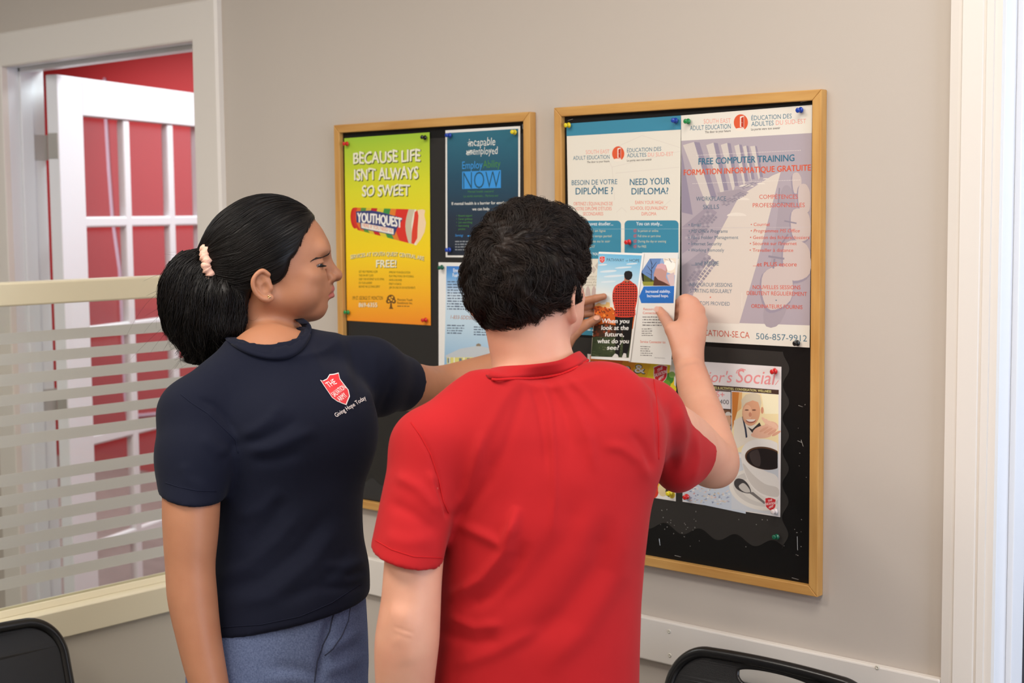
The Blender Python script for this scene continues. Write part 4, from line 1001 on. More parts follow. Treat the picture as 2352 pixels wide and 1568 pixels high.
# ------------------------------------------------------------------ staples left in the boards
def staple(u0, v0, u1, v1, lab):
    a, b_ = on_axis(u0, v0, 1, -.0092), on_axis(u1, v1, 1, -.0092)
    d = np.array([0, .0035, 0])
    tag(MB().tube([a + d, a, b_, b_ + d], .00045, 6).build('staple', M_WIRE), lab, 'staple', 'staples left in the bulletin boards')
for st in ((1304.5, 276.8, 1315, 273.6, 'small staple at the upper left of the right board above the yellow pin'), (1839, 234.5, 1853, 232.3, 'staple at the upper right of the right board above the blue pin'),
           (1819, 1326.5, 1833.5, 1330.5, 'staple at the lower right corner of the right board'), (1550, 1275.3, 1563, 1278.3, 'staple at the bottom of the right board beside the red shirt'),
           (1514, 1237, 1516, 1252, 'upright staple at the lower left of the black margin beside the red shirt'), (1834, 931, 1843, 934, 'white staple in the black margin level with the smiling face picture'),
           (1832, 1012, 1842, 1016, 'bent staple in the black margin level with the coffee'), (1840, 1010, 1845, 1025, 'slanted staple in the black margin just right of the bent one'),
           (1831, 1232, 1832, 1262, 'long upright staple in the black margin right of the green pin'), (1200.5, 285, 1201, 296, 'staple beside the right rail of the left board')):
    staple(*st)

# ================================================================== FOLDING CHAIRS
M_BLKP = mat('black_moulded_plastic', (30, 29, 29), .42, spec=.5, bump=(520, .5, .0006))
M_BLKT = mat('black_enamel_tube', (20, 19, 19), .28, spec=.6)
def make_chair():
    t = bpy.data.objects.new('folding_chair', None); COL.objects.link(t); t.empty_display_size = .1
    W, H, R = .226, .79, .085            # half width, top height, corner radius; the chair faces -y, its back is at y = 0
    lean = lambda z: -.10 + .10 * (z - .42) / (H - .42)
    P = lambda x, z, d=0.0: (x, lean(z) + d, z)
    def loop(g, n=10, zb=.50):
        w, h, r = W - g, H - g, R - g*.6
        pts = [(-w + .012, zb)] + [(-w, zb + .12)]
        pts += [(-w + r - r*math.cos(a), h - .004 - r + r*math.sin(a)) for a in np.linspace(0, math.pi/2, n + 6)]
        arch = [(x, h - .004 + .004*(1 - (x/(w - r))**2)) for x in np.linspace(-(w - r), w - r, 15)[1:-1]]
        return pts + arch + [(-x, z) for x, z in pts[::-1]]
    rim = loop(.010)
    MB().tube([P(x, z) for x, z in rim] , .0105, 14).build('back_rim', M_BLKT, t, smooth=True)
    out = loop(.016, zb=.52)
    slot = [(.080*math.cos(a), 0.752 + (.013 if math.sin(a) > 0 else .030)*abs(math.sin(a))**.7*(1 if math.sin(a) > 0 else -1)) for a in np.linspace(0, 2*math.pi, 40, endpoint=False)]
    v2 = out + slot; tri = tessellate_polygon([[Vector((x, z, 0)) for x, z in out], [Vector((x, z, 0)) for x, z in slot]])
    b = MB(); n = len(v2); bow = lambda x: .012*(1 - (x/W)**2)
    vs = [P(x, z, bow(x) - .004) for x, z in v2] + [P(x, z, bow(x) + .003) for x, z in v2]
    fs = [tuple(q) for q in tri] + [tuple(n + i for i in q) for q in tri]
    no = len(out)
    fs += [(i, (i+1) % no, n + (i+1) % no, n + i) for i in range(no)] + [(no + i, no + (i+1) % 40, n + no + (i+1) % 40, n + no + i) for i in range(40)]
    b.add(vs, fs); b.build('backrest', M_BLKP, t)
    MB().tube([P(x, z, bow(x)) for x, z in slot], .0042, 8, closed=True).build('handle_edge', M_BLKT, t, smooth=True)
    s = MB(); sw, z0 = .2, .44
    q = [(-sw, -.13), (-sw + .02, -.47), (-sw + .06, -.51), (sw - .06, -.51), (sw - .02, -.47), (sw, -.13)]
    s.hexa([(x, y, z0 - .012) for x, y in q], [(x, y, z0 + .006) for x, y in q]); s.build('seat', M_BLKP, t, bevel=.006)
    for sd in (-1, 1):
        MB().tube([(sd*(W - .022), lean(.5), .51), (sd*(W - .014), -.16, .44), (sd*(W - .008), -.40, .20), (sd*(W - .008), -.52, .013)], .0105, 12).build('leg', M_BLKT, t, smooth=True)
        MB().tube([(sd*(W - .040), -.40, .43), (sd*(W - .036), -.20, .24), (sd*(W - .034), .02, .013)], .0100, 12).build('leg', M_BLKT, t, smooth=True)
        for y in (-.52, .02): MB().lathe([(.013, 0), (.015, .004), (.014, .028), (.0115, .03)], (sd*(W - (.008 if y < 0 else .034)), y, 0), (0, 0, 1), 14).build('foot_cap', M_BLKP, t, smooth=True)
    for (y, z, w) in ((-.455, .12, W - .008), (-.03, .07, W - .034), (-.21, .25, W - .036)):
        MB().tube([(-w, y, z), (w, y, z)], .008, 10).build('crossbar', M_BLKT, t, smooth=True)
    return t
ch = make_chair(); ch.location = (-1.408, -.085, 0)
tag(ch, 'black folding chair against the main wall under the right bulletin board', 'chair', 'black folding chairs')
c2 = ch.copy(); COL.objects.link(c2)
for k in list(ch.children):
    c = k.copy(); COL.objects.link(c); c.parent = c2
c2.location = (-2.735, -.950, 0); c2.rotation_euler = (0, 0, math.radians(90))
tag(c2, 'black folding chair backed up to the glass partition at the lower left', 'chair', 'black folding chairs')

# ================================================================== PEOPLE: implicit bodies meshed with surface nets
f4 = np.float32
def smin(a, b, k):
    h = np.maximum(k - np.abs(a - b), 0) / k
    return np.minimum(a, b) - h * h * (k * .25)
def smax(a, b, k): return -smin(-a, -b, k)
def cone(a, b, ra, rb):
    a, b = np.array(a, f4), np.array(b, f4); ab = b - a; L = float(ab @ ab) + 1e-12
    def f(P):
        t = np.clip(((P - a) @ ab) / L, 0, 1)
        return np.sqrt((((P - a) - t[:, None] * ab) ** 2).sum(1)) - (ra + (rb - ra) * t)
    return f
def chain(pts, rs, k=.006):
    cs = [cone(pts[i], pts[i+1], rs[i], rs[i+1]) for i in range(len(pts) - 1)]
    def f(P):
        d = cs[0](P)
        for c in cs[1:]: d = smin(d, c(P), k)
        return d
    return f
def ellip(c, r, M=None):
    c, r = np.array(c, f4), np.array(r, f4)
    M = None if M is None else np.array(M, f4)
    def f(P):
        q = P - c
        if M is not None: q = q @ M.T
        k0 = np.sqrt(((q / r) ** 2).sum(1)) + 1e-6; k1 = np.sqrt(((q / (r * r)) ** 2).sum(1)) + 1e-6
        return k0 * (k0 - 1) / k1
    return f
def half(p, n):
    """positive on the side n points to"""
    p, n = np.array(p, f4), np.array(n, f4); n = n / np.linalg.norm(n)
    return lambda P: (P - p) @ n
def loft(levels, ex=(RH, FH), p=2.0, grow=0.0):
    """levels: (centre point, half width, half depth) stacked in z"""
    L = sorted(levels, key=lambda l: l[0][2])
    z = np.array([l[0][2] for l in L]); C = np.array([l[0] for l in L]); A = np.array([l[1] for l in L]); B = np.array([l[2] for l in L])
    e0, e1 = np.array(ex[0], f4), np.array(ex[1], f4)
    zz = np.linspace(z[0], z[-1], 240)
    def sm(v):      # rounded interpolation between the levels
        y = np.interp(zz, z, v); kx = np.ones(15) / 15
        return np.convolve(np.pad(y, 7, mode='edge'), kx, 'valid')
    cx, cy, a, b = sm(C[:, 0]), sm(C[:, 1]), sm(A), sm(B)
    def f(P):
        h = P[:, 2]
        q0 = P[:, 0] - np.interp(h, zz, cx); q1 = P[:, 1] - np.interp(h, zz, cy)
        a_, b_ = np.interp(h, zz, a) + grow, np.interp(h, zz, b) + grow
        x = np.abs(q0 * e0[0] + q1 * e0[1]) / a_; y = np.abs(q0 * e1[0] + q1 * e1[1]) / b_
        r = (x ** p + y ** p) ** (1 / p) + 1e-6
        g = np.sqrt((x / a_) ** 2 + (y / b_) ** 2) + 1e-6
        d = (r - 1) * r / g
        return np.maximum(d, np.maximum(h - z[-1], z[0] - h)).astype(f4)
    return f
class Body:
    def __init__(s): s.ops = []
    def add(s, f, k=.01): s.ops.append((0, f, k)); return s
    def cut(s, f, k=.004): s.ops.append((1, f, k)); return s
    def __call__(s, P):
        d = None
        for op, f, k in s.ops:
            v = f(P)
            if d is None: d = v
            elif op == 0: d = smin(d, v, k)
            else: d = smax(d, -v, k)
        return d
VA = np.stack([RH, FH, np.array([0, 0, 1.])])          # grid axes: viewer's right, forward, up
def nets(fn, lo, hi, h, keep=None, B=10):
    """surface nets of fn over a box given in the (right, forward, up) axes; distant blocks are skipped"""
    lo, hi = np.array(lo, float), np.array(hi, float)
    nb = np.ceil((hi - lo) / (h * B)).astype(int); n = nb * B + 1
    F = np.empty(n, f4)
    ci = np.stack(np.meshgrid(*[np.arange(k) for k in nb], indexing='ij'), -1).reshape(-1, 3)
    cc = lo + (ci + .5) * (h * B)
    dc = fn((cc @ VA).astype(f4)).astype(float)
    rad = h * B * .5 * math.sqrt(3) * 1.35 + .01
    loc = np.stack(np.meshgrid(*[np.arange(B + 1)] * 3, indexing='ij'), -1).reshape(-1, 3)
    far = np.abs(dc) > rad
    Fb = np.where(dc > 0, 1, -1).astype(f4).reshape(nb)
    F[:] = 1
    F[:n[0]-1, :n[1]-1, :n[2]-1] = np.repeat(np.repeat(np.repeat(Fb, B, 0), B, 1), B, 2)
    act = ci[~far]
    for s0 in range(0, len(act), 400):
        a = act[s0:s0+400]
        I = (a[:, None, :] * B + loc[None]).reshape(-1, 3)
        P = ((lo + I * h) @ VA).astype(f4)
        F[I[:, 0], I[:, 1], I[:, 2]] = fn(P)
    S_ = F < 0
    c8 = np.zeros(np.array(n) - 1, np.uint8)
    for dx in (0, 1):
        for dy in (0, 1):
            for dz in (0, 1):
                c8 += S_[dx:n[0]-1+dx, dy:n[1]-1+dy, dz:n[2]-1+dz]
    cells = np.argwhere((c8 > 0) & (c8 < 8))
    idx = -np.ones(c8.shape, np.int32); idx[tuple(cells.T)] = np.arange(len(cells))
    cor = [np.array(o) for o in ((0,0,0),(1,0,0),(0,1,0),(1,1,0),(0,0,1),(1,0,1),(0,1,1),(1,1,1))]
    val = [F[tuple((cells + o).T)] for o in cor]
    acc = np.zeros((len(cells), 3)); cnt = np.zeros(len(cells))
    for a, b in ((0,1),(2,3),(4,5),(6,7),(0,2),(1,3),(4,6),(5,7),(0,4),(1,5),(2,6),(3,7)):
        fa, fb = val[a], val[b]; m = (fa < 0) != (fb < 0)
        t = np.where(m, fa / np.where(m, fa - fb, 1), 0)
        acc += m[:, None] * (cor[a] + t[:, None] * (cor[b] - cor[a])); cnt += m
    V = (lo + (cells + acc / cnt[:, None]) * h) @ VA
    quads = []
    for ax in range(3):
        sl0 = [slice(1, k - 1) for k in n]; sl1 = list(sl0)
        sl0[ax], sl1[ax] = slice(0, n[ax]-1), slice(1, n[ax])
        A_, B_ = S_[tuple(sl0)], S_[tuple(sl1)]
        e = np.argwhere(A_ != B_)
        if not len(e): continue
        inside = A_[tuple(e.T)]
        off = np.array([1, 1, 1]); off[ax] = 0; e = e + off
        u, v = [(1, 2), (2, 0), (0, 1)][ax]
        du, dv = np.eye(3, dtype=int)[u], np.eye(3, dtype=int)[v]
        q = np.stack([idx[tuple((e + o).T)] for o in (0*du, -du, -du - dv, -dv)], 1)
        q[~inside] = q[~inside][:, ::-1]
        quads.append(q)
    Q = np.concatenate(quads); Q = Q[(Q >= 0).all(1)]
    if keep is not None:
        Q = Q[keep(V[Q].mean(1))]
    used = np.unique(Q); mp = -np.ones(len(V), np.int64); mp[used] = np.arange(len(used))
    return V[used], mp[Q]
def join(*parts):
    vs, fs, k = [], [], 0
    for v, f in parts: vs.append(v); fs.append(f + k); k += len(v)
    return np.concatenate(vs), np.concatenate(fs)
def vnormals(V, Q):
    n = np.cross(V[Q[:, 2]] - V[Q[:, 0]], V[Q[:, 3]] - V[Q[:, 1]])
    N = np.zeros_like(V)
    for k in range(4): np.add.at(N, Q[:, k], n)
    return N / (np.linalg.norm(N, axis=1, keepdims=True) + 1e-12)
def relax(V, Q, it=2, lam=.5, mask=None):
    V = V.copy()
    e = np.concatenate([Q[:, [0, 1]], Q[:, [1, 2]], Q[:, [2, 3]], Q[:, [3, 0]]])
    for _ in range(it):
        A = np.zeros_like(V); c = np.zeros(len(V))
        np.add.at(A, e[:, 0], V[e[:, 1]]); np.add.at(A, e[:, 1], V[e[:, 0]]); np.add.at(c, e[:, 0], 1); np.add.at(c, e[:, 1], 1)
        V += (lam if mask is None else lam * mask[:, None]) * (A / np.maximum(c, 1)[:, None] - V)
    return V
def mesh_obj(name, V, Q, mats, parent=None, fmat=None, smooth=True):
    org = np.zeros(3); q = parent
    while q is not None: org = org + np.array(q.location); q = q.parent
    me = bpy.data.meshes.new(name)
    V = np.ascontiguousarray(V - org, dtype=np.float32); Q = np.ascontiguousarray(Q, dtype=np.int32); n = Q.shape[1]
    me.vertices.add(len(V)); me.vertices.foreach_set('co', V.ravel())
    me.loops.add(Q.size); me.loops.foreach_set('vertex_index', Q.ravel())
    me.polygons.add(len(Q)); me.polygons.foreach_set('loop_start', np.arange(0, Q.size, n, dtype=np.int32))
    for m in (mats if isinstance(mats, (list, tuple)) else [mats]): me.materials.append(m)
    if fmat is not None: me.polygons.foreach_set('material_index', np.asarray(fmat, np.int32))
    me.polygons.foreach_set('use_smooth', np.full(len(Q), smooth))
    me.update(calc_edges=True); me.validate()
    o = bpy.data.objects.new(name, me); COL.objects.link(o)
    if parent is not None: o.parent = parent
    return o
def folds(V, Q, ridges, facing=.15):
    """raise (or sink) cloth along lines traced over it; (pixel polyline, width px, height m)"""
    N = vnormals(V, Q); px = to_px(V); vd = V - CAM; vd /= np.linalg.norm(vd, axis=1, keepdims=True)
    face = np.clip(-(N * vd).sum(1) / facing, 0, 1)
    D = np.zeros(len(V))
    for line, w, amp in ridges:
        best = np.full(len(V), 1e9); tt = np.zeros(len(V)); L = np.array(line, float); n = len(L) - 1
        for i in range(n):
            a, b = L[i], L[i+1]; ab = b - a; t = np.clip(((px - a) @ ab) / (ab @ ab), 0, 1)
            d = np.linalg.norm(px - a - t[:, None] * ab, axis=1); m = d < best
            best[m] = d[m]; tt[m] = (i + t[m]) / n
        D += amp * np.exp(-(best / w) ** 2) * np.clip(np.minimum(tt, 1 - tt) * 5 + .05, 0, 1)
    return V + N * (D * face)[:, None]
def strands(paths, rad, seg=4):
    """many thin tapering tubes as one vertex / quad set; paths (N,K,3), rad (N,K)"""
    P = np.asarray(paths, float); n, K, _ = P.shape
    T = np.gradient(P, axis=1); T /= np.linalg.norm(T, axis=2, keepdims=True) + 1e-9
    ref = np.where(np.abs(T[:, :1, 2:3]) < .8, np.array([0, 0, 1.]), np.array([1., 0, 0])) * np.ones((n, K, 1))
    A = np.cross(T, ref); A /= np.linalg.norm(A, axis=2, keepdims=True) + 1e-9; B = np.cross(T, A)
    ang = 2 * np.pi * np.arange(seg) / seg
    V = P[:, :, None] + rad[:, :, None, None] * (A[:, :, None] * np.cos(ang)[:, None] + B[:, :, None] * np.sin(ang)[:, None])
    I = np.arange(n * K * seg).reshape(n, K, seg)
    Q = np.stack([I[:, :-1], np.roll(I, -1, 2)[:, :-1], np.roll(I, -1, 2)[:, 1:], I[:, 1:]], -1).reshape(-1, 4)
    return V.reshape(-1, 3), Q
def bvh_of(V, Q): return BVHTree.FromPolygons([tuple(v) for v in V], [tuple(q) for q in Q])
def ray_hit(bvh, u, v):
    d = ray(u, v); h = bvh.ray_cast(Vector(CAM), Vector(d / np.linalg.norm(d)))
    return (np.array(h[0]), np.array(h[1])) if h[0] is not None else (None, None)
def densify(pts, step=6):
    out = []; P = [np.array(p, float) for p in pts]
    for a, b in zip(P, P[1:]):
        n = max(1, int(np.linalg.norm(b - a) / step)); out += [a + (b - a) * i / n for i in range(n)]
    return out + [P[-1]]
def seam(bvh, pts, r, name, m, parent, lift=.0004):
    path = []
    for q in densify(pts):
        p, n = ray_hit(bvh, *q)
        if p is not None: path.append(p + n * lift)
    if len(path) > 3: return MB().tube(path, r, 6).build(name, m, parent, smooth=True)
def closed_curve(pts, n=72):
    """smooth closed curve through 3D points"""
    P = np.array(pts); m = len(P); t = np.arange(m) / m; T = np.arange(n) / n
    out = np.zeros((n, 3))
    for i in range(n):
        x = T[i] * m; k = int(x) % m; f = x - int(x)
        p0, p1, p2, p3 = P[k-1], P[k], P[(k+1) % m], P[(k+2) % m]
        out[i] = .5 * ((2*p1) + (-p0+p2)*f + (2*p0-5*p1+4*p2-p3)*f*f + (-p0+3*p1-3*p2+p3)*f**3)
    return out
def hug(curve, bvh, off, it=12):
    """smooth a closed curve and keep it just outside a surface"""
    for _ in range(it): curve[:] = curve*.5 + .25*(np.roll(curve, 1, 0) + np.roll(curve, -1, 0))
    for i in range(len(curve)):
        h = bvh.find_nearest(Vector(curve[i]))
        if h[0] is None or h[3] > .03: continue
        n = np.array(h[1]); d = (curve[i] - np.array(h[0])) @ n
        if d < off: curve[i] = curve[i] + n*(off - d)
    for _ in range(2): curve[:] = curve*.5 + .25*(np.roll(curve, 1, 0) + np.roll(curve, -1, 0))
def band(top, bot, th, name, m, parent, hugs=()):
    """a collar: cloth band between two closed curves"""
    n = len(top); c = (top + bot).mean(0) / 2 + (top.mean(0) + bot.mean(0)) / 4 * 0
    cen = (top.mean(0) + bot.mean(0)) / 2
    mids = [top*.68 + bot*.32, top*.30 + bot*.70]
    for mm in mids:
        for bb, off in hugs: hug(mm, bb, off, 0)
    V = []
    for i in range(n):
        o = (top[i] + bot[i]) / 2 - cen; o[2] = 0; o /= np.linalg.norm(o)
        V += [top[i] - o*th*.3, top[i] + o*th*.5, mids[0][i] + o*th*.8, mids[1][i] + o*th*.9, bot[i] + o*th*.8, bot[i] - o*th*.6]
    k = 6; V = np.array(V); Q = []
    for i in range(n):
        j = (i + 1) % n
        for a in range(k): Q.append((i*k+a, j*k+a, j*k+(a+1) % k, i*k+(a+1) % k))
    return mesh_obj(name, V, np.array(Q)[:, ::-1], m, parent)

def head_body(O, Fh, Rh, Uh, sc=1.0, ears=True, male=False):
    """head in its own axes: s forward, x to the right, z up; origin between the ears"""
    M = np.array([Rh, Fh, Uh], f4) / sc; O = np.array(O, f4)
    b = Body()
    def L(f): return lambda P: f(((P - O) @ M.T).astype(f4)) * sc
    E = lambda c, r, rot=None: L(ellip(c, r, rot)); K = lambda a, c, ra, rb: L(cone(a, c, ra, rb))
    add, cut = b.add, b.cut
    add(E((0, .012, .046), (.073, .1002, .0935)))
    add(E((0, .046, -.004), (.061, .062, .066)), .02)
    add(E((0, .078, -.016), (.036, .034, .040)), .016)                     # muzzle
    for sd in (1, -1):
        add(K((sd*.052, .010, -.022), (sd*.022, .078, -.044), .017, .015), .018)   # jaw
        add(E((sd*.040, .074, .010), (.022, .021, .017)), .016)                  # cheek bone
        add(E((sd*.044, .060, -.018), (.022, .030, .026)), .014)                # cheek
    add(K((-.011, .0835, -.0435), (.011, .0835, -.0435), .0182, .0182), .012)      # chin
    add(E((0, .052, -.046), (.036, .042, .018)), .014)                        # under the chin
    add(K((-.030, .094, .057), (.030, .094, .057), .013, .013), .016)          # brow
    for sd in (1, -1): cut(E((sd*.035, .111, .0345), (.0175, .0165, .0125)), .012)  # eye sockets
    add(K((0, .0995, .044), (0, .1212, .0135), .0075, .0095), .010)             # nose
    add(E((0, .1222, .0108), (.0105, .0095, .0088)), .006)
    for sd in (1, -1):
        add(E((sd*.0125, .1085, .0065), (.0075, .0110, .0080)), .006)
    add(K((0, .109, .0035), (0, .105, -.010), .0058, .0068), .008)
    for sd in (1, -1):
        cut(E((sd*.0062, .1125, -.0005), (.0032, .0050, .0032)), .002)
        cut(E((sd*.0190, .100, .0120), (.0030, .0120, .0100)), .006)
        add(E((sd*.0325, .0872, .0335), (.0146, .0140, .0122)), .004)          # lids, lowered over the eyes
        cut(L(lambda P, sd=sd: np.maximum(np.abs(P[:, 2] - (.0310 + .14 * (P[:, 1] - .092) - 9.*(P[:, 0] - sd*.0335)**2)) - .0022, np.maximum(.0795 - P[:, 1], np.abs(P[:, 0] - sd*.0345) - .0142))), .0015)
    UL = [(-.0225, .0965, -.0238), (-.0110, .1075, -.0135), (0, .1115, -.0118), (.0110, .1075, -.0135), (.0225, .0965, -.0238)]
    LL = [(-.0215, .0965, -.0248), (-.0110, .1060, -.0246), (0, .1102, -.0242), (.0110, .1060, -.0246), (.0215, .0965, -.0248)]
    b.lips = [L(limb(UL, [.0030, .0056, .0062, .0056, .0030], 4, .003)), L(limb(LL, [.0030, .0066, .0074, .0066, .0030], 4, .003))]
    for f in b.lips: add(f, .004)
    cut(L(limb([(-.0245, .1000, -.0246), (-.0115, .1150, -.0190), (0, .1192, -.0178), (.0115, .1150, -.0190), (.0245, .1000, -.0246)], [.0008, .0012, .0012, .0012, .0008], 4, .002)), .0030)
    cut(E((0, .1130, -.0335), (.016, .0065, .0050)), .008)
    if ears:
        for sd in (1, -1):
            pts = [(.0086, .0175), (-.0018, .0244), (-.0120, .0175), (-.0177, .006), (-.0150, -.008), (-.0058, -.0204), (.0050, -.0245)]
            ex = lambda s, z: .0735 + .30 * max(0., .012 - s) + .004
            P3 = [(sd*ex(s, z), s, z) for s, z in pts]
            base = E((sd*.0765, -.003, -.001), (.0062, .0165, .0235), None)
            add(base, .004)
            add(L(limb(P3, [.0036, .0034, .0034, .0034, .0036, .0042, .0046], 4, .002)), .003)
            add(E((sd*.0770, .0095, -.0215), (.0042, .0072, .0065)), .004)
            cut(E((sd*.0865, .0015, -.004), (.0080, .0072, .0105)), .003)
            cut(E((sd*.0855, -.0045, .0095), (.0050, .0070, .0070)), .003)
            add(K((sd*.0790, -.0105, .003), (sd*.0785, -.004, -.013), .0024, .0022), .003)
            add(E((sd*.0755, .0120, -.005), (.0042, .0035, .0055)), .004)
    return b
def head_pt(O, Fh, Rh, Uh, sc, x, s, z): return np.array(O) + (np.array(Rh)*x + np.array(Fh)*s + np.array(Uh)*z) * sc
def rot_axes(yaw, pitch, roll=0.0, base=None):
    """head axes: yaw to the viewer's right from straight ahead, pitch up"""
    F_ = FH*math.cos(yaw) + RH*math.sin(yaw); R_ = RH*math.cos(yaw) - FH*math.sin(yaw); U_ = np.array([0, 0, 1.])
    F2 = F_*math.cos(pitch) + U_*math.sin(pitch); U2 = U_*math.cos(pitch) - F_*math.sin(pitch)
    R3 = R_*math.cos(roll) + U2*math.sin(roll); U3 = U2*math.cos(roll) - R_*math.sin(roll)
    return F2, R3, U3
def skin(name, rgb, rgb2, rough=.5):
    return mat(name, rgb, rough, noise=(18, rgb2, .7), bump=(620, .12, .0008), spec=.4, sss=(.12, .006))
def box_of(pts, m):
    q = np.array(pts) @ VA.T
    return q.min(0) - m, q.max(0) + m
def limb(pts, rs, n=5, k=.012):
    """a limb through joints with smoothly running axis and girth"""
    P = np.array(pts, float); R = np.array(rs, float); X = np.concatenate([P, R[:, None]], 1)
    X = np.concatenate([2*X[:1] - X[1:2], X, 2*X[-1:] - X[-2:-1]]); out = []
    for i in range(1, len(X) - 2):
        p0, p1, p2, p3 = X[i-1], X[i], X[i+1], X[i+2]
        for j in range(n):
            f = j / n; out.append(.5*((2*p1) + (-p0+p2)*f + (2*p0-5*p1+4*p2-p3)*f*f + (-p0+3*p1-3*p2+p3)*f**3))
    out.append(X[-2]); out = np.array(out)
    return chain(list(out[:, :3]), list(out[:, 3]), k)
def finger(pts, r0, r1): return chain(pts, list(np.linspace(r0, r1, len(pts))), .003)
M_HAIR = mat('dark_hair', (38, 25, 17), .5, spec=.22, noise=(30, (18, 12, 9), 1.0))
M_HAIRB = mat('black_hair', (18, 12, 9), .42, spec=.24, noise=(30, (9, 6, 5), 1.0))

# ================================================================== MAN IN THE RED T-SHIRT (seen from behind)
man = thing('person', 'person in a red t-shirt seen from behind, pinning the brochure with a raised right arm', 'person', (at(1225, 1000, 2.24)[0], at(1225, 1000, 2.24)[1], 0))
M_SKM = skin('skin_fair', (214, 160, 132), (202, 140, 114))
M_REDT = mat('red_cotton', (174, 19, 24), .82, bump=(1500, .25, .0006), spec=.25, sheen=.05, noise=(9, (164, 15, 20), 1.2))
M_REDS = mat('red_stitch', (186, 22, 26), .8, spec=.2)
T_MAN = [(885, 1120, 1372, 2.275, .070), (920, 1050, 1440, 2.270, .092), (960, 985, 1500, 2.262, .108), (1060, 1003, 1512, 2.250, .116), (1180, 1018, 1492, 2.240, .120), (1282, 1006, 1480, 2.235, .118),
         (1383, 1000, 1472, 2.230, .116), (1524, 992, 1468, 2.222, .116), (1640, 986, 1466, 2.215, .118), (1760, 984, 1466, 2.21, .120)]
def lev(T): return [(at((l + r)/2, v, t), (r - l)/2*t/FPX, b) for v, l, r, t, b in T]
def lev_in(T, m): return [(c, a - m, b - m) for c, a, b in lev(T)]
LS_, RS_ = at(985, 1027, 2.19), at(1481, 962, 2.318)
nk0, nk1 = at(1236, 862, 2.285), at(1226, 740, 2.285)
EL, WL = at(942, 1425, 2.125), at(930, 1760, 2.16)
ER, WR = at(1641, 1065, 2.560), at(1581, 832, 2.762)
cuffL, cuffR = at(934, 1276, 2.135), at(1588, 1048, 2.466)
axL = cuffL - LS_; axR = cuffR - RS_
UPZ = np.array([0, 0, 1.]); cnL = -UPZ*.966 - RH*.24 + FH*.10

def shirt(grow=0.0, hollow=True):
    b = Body()
    b.add(loft(lev(T_MAN), p=2.35, grow=grow))
    b.add(cone(at(1236, 944, 2.275), LS_, .055 + grow, .053 + grow), .05)
    b.add(cone(at(1245, 938, 2.28), RS_, .055 + grow, .0525 + grow), .04); b.add(cone(at(1300, 922, 2.29), RS_, .047 + grow, .0525 + grow), .03)
    b.add(ellip(at(1120, 1010, 2.215), (.085 + grow, .06 + grow, .10 + grow), VA), .05)   # shoulder blades
    b.add(ellip(at(1385, 985, 2.235), (.085 + grow, .062 + grow, .10 + grow), VA), .05)
    return b
sh = shirt()
sl = Body()
sl.add(cone(LS_, cuffL + axL*.25, .0535, .0530)); 
sl2 = Body(); sl2.add(cone(RS_, cuffR + axR*.22, .0525, .0460))
sl2.add(ellip(at(1556, 1078, 2.415), (.032, .045, .036), VA), .04)      # hanging underside of the sleeve
def manshirt(P):
    a = sl(P); a = smax(a, half(cuffL, cnL)(P), .004)
    c = sl2(P); c = smax(c, half(cuffR, axR)(P), .006)
    d = smin(sh(P), a, .022); d = smin(d, c, .03)
    hole = cone(nk0 + np.array([0, 0, .006]), nk1, .0615, .0640)(P)
    return smax(d, -hole, .004)
lo, hi = box_of([at(840, 1000, 2.05), at(1650, 860, 2.6), at(1225, 1765, 2.21), at(1225, 800, 2.4), at(1225, 1000, 2.06)], .03)
V, Q = nets(manshirt, lo, hi, .0036)
V = relax(V, Q, 2, .4)
near = lambda V, h: np.clip(1.6 - np.abs(h(V))/.008, 0, 1)
V = relax(V, Q, 3, .3, np.maximum(near(V, half(cuffL, cnL))*(np.linalg.norm(V - cuffL, axis=1) < .09), near(V, half(cuffR, axR))*(np.linalg.norm(V - cuffR, axis=1) < .08)))
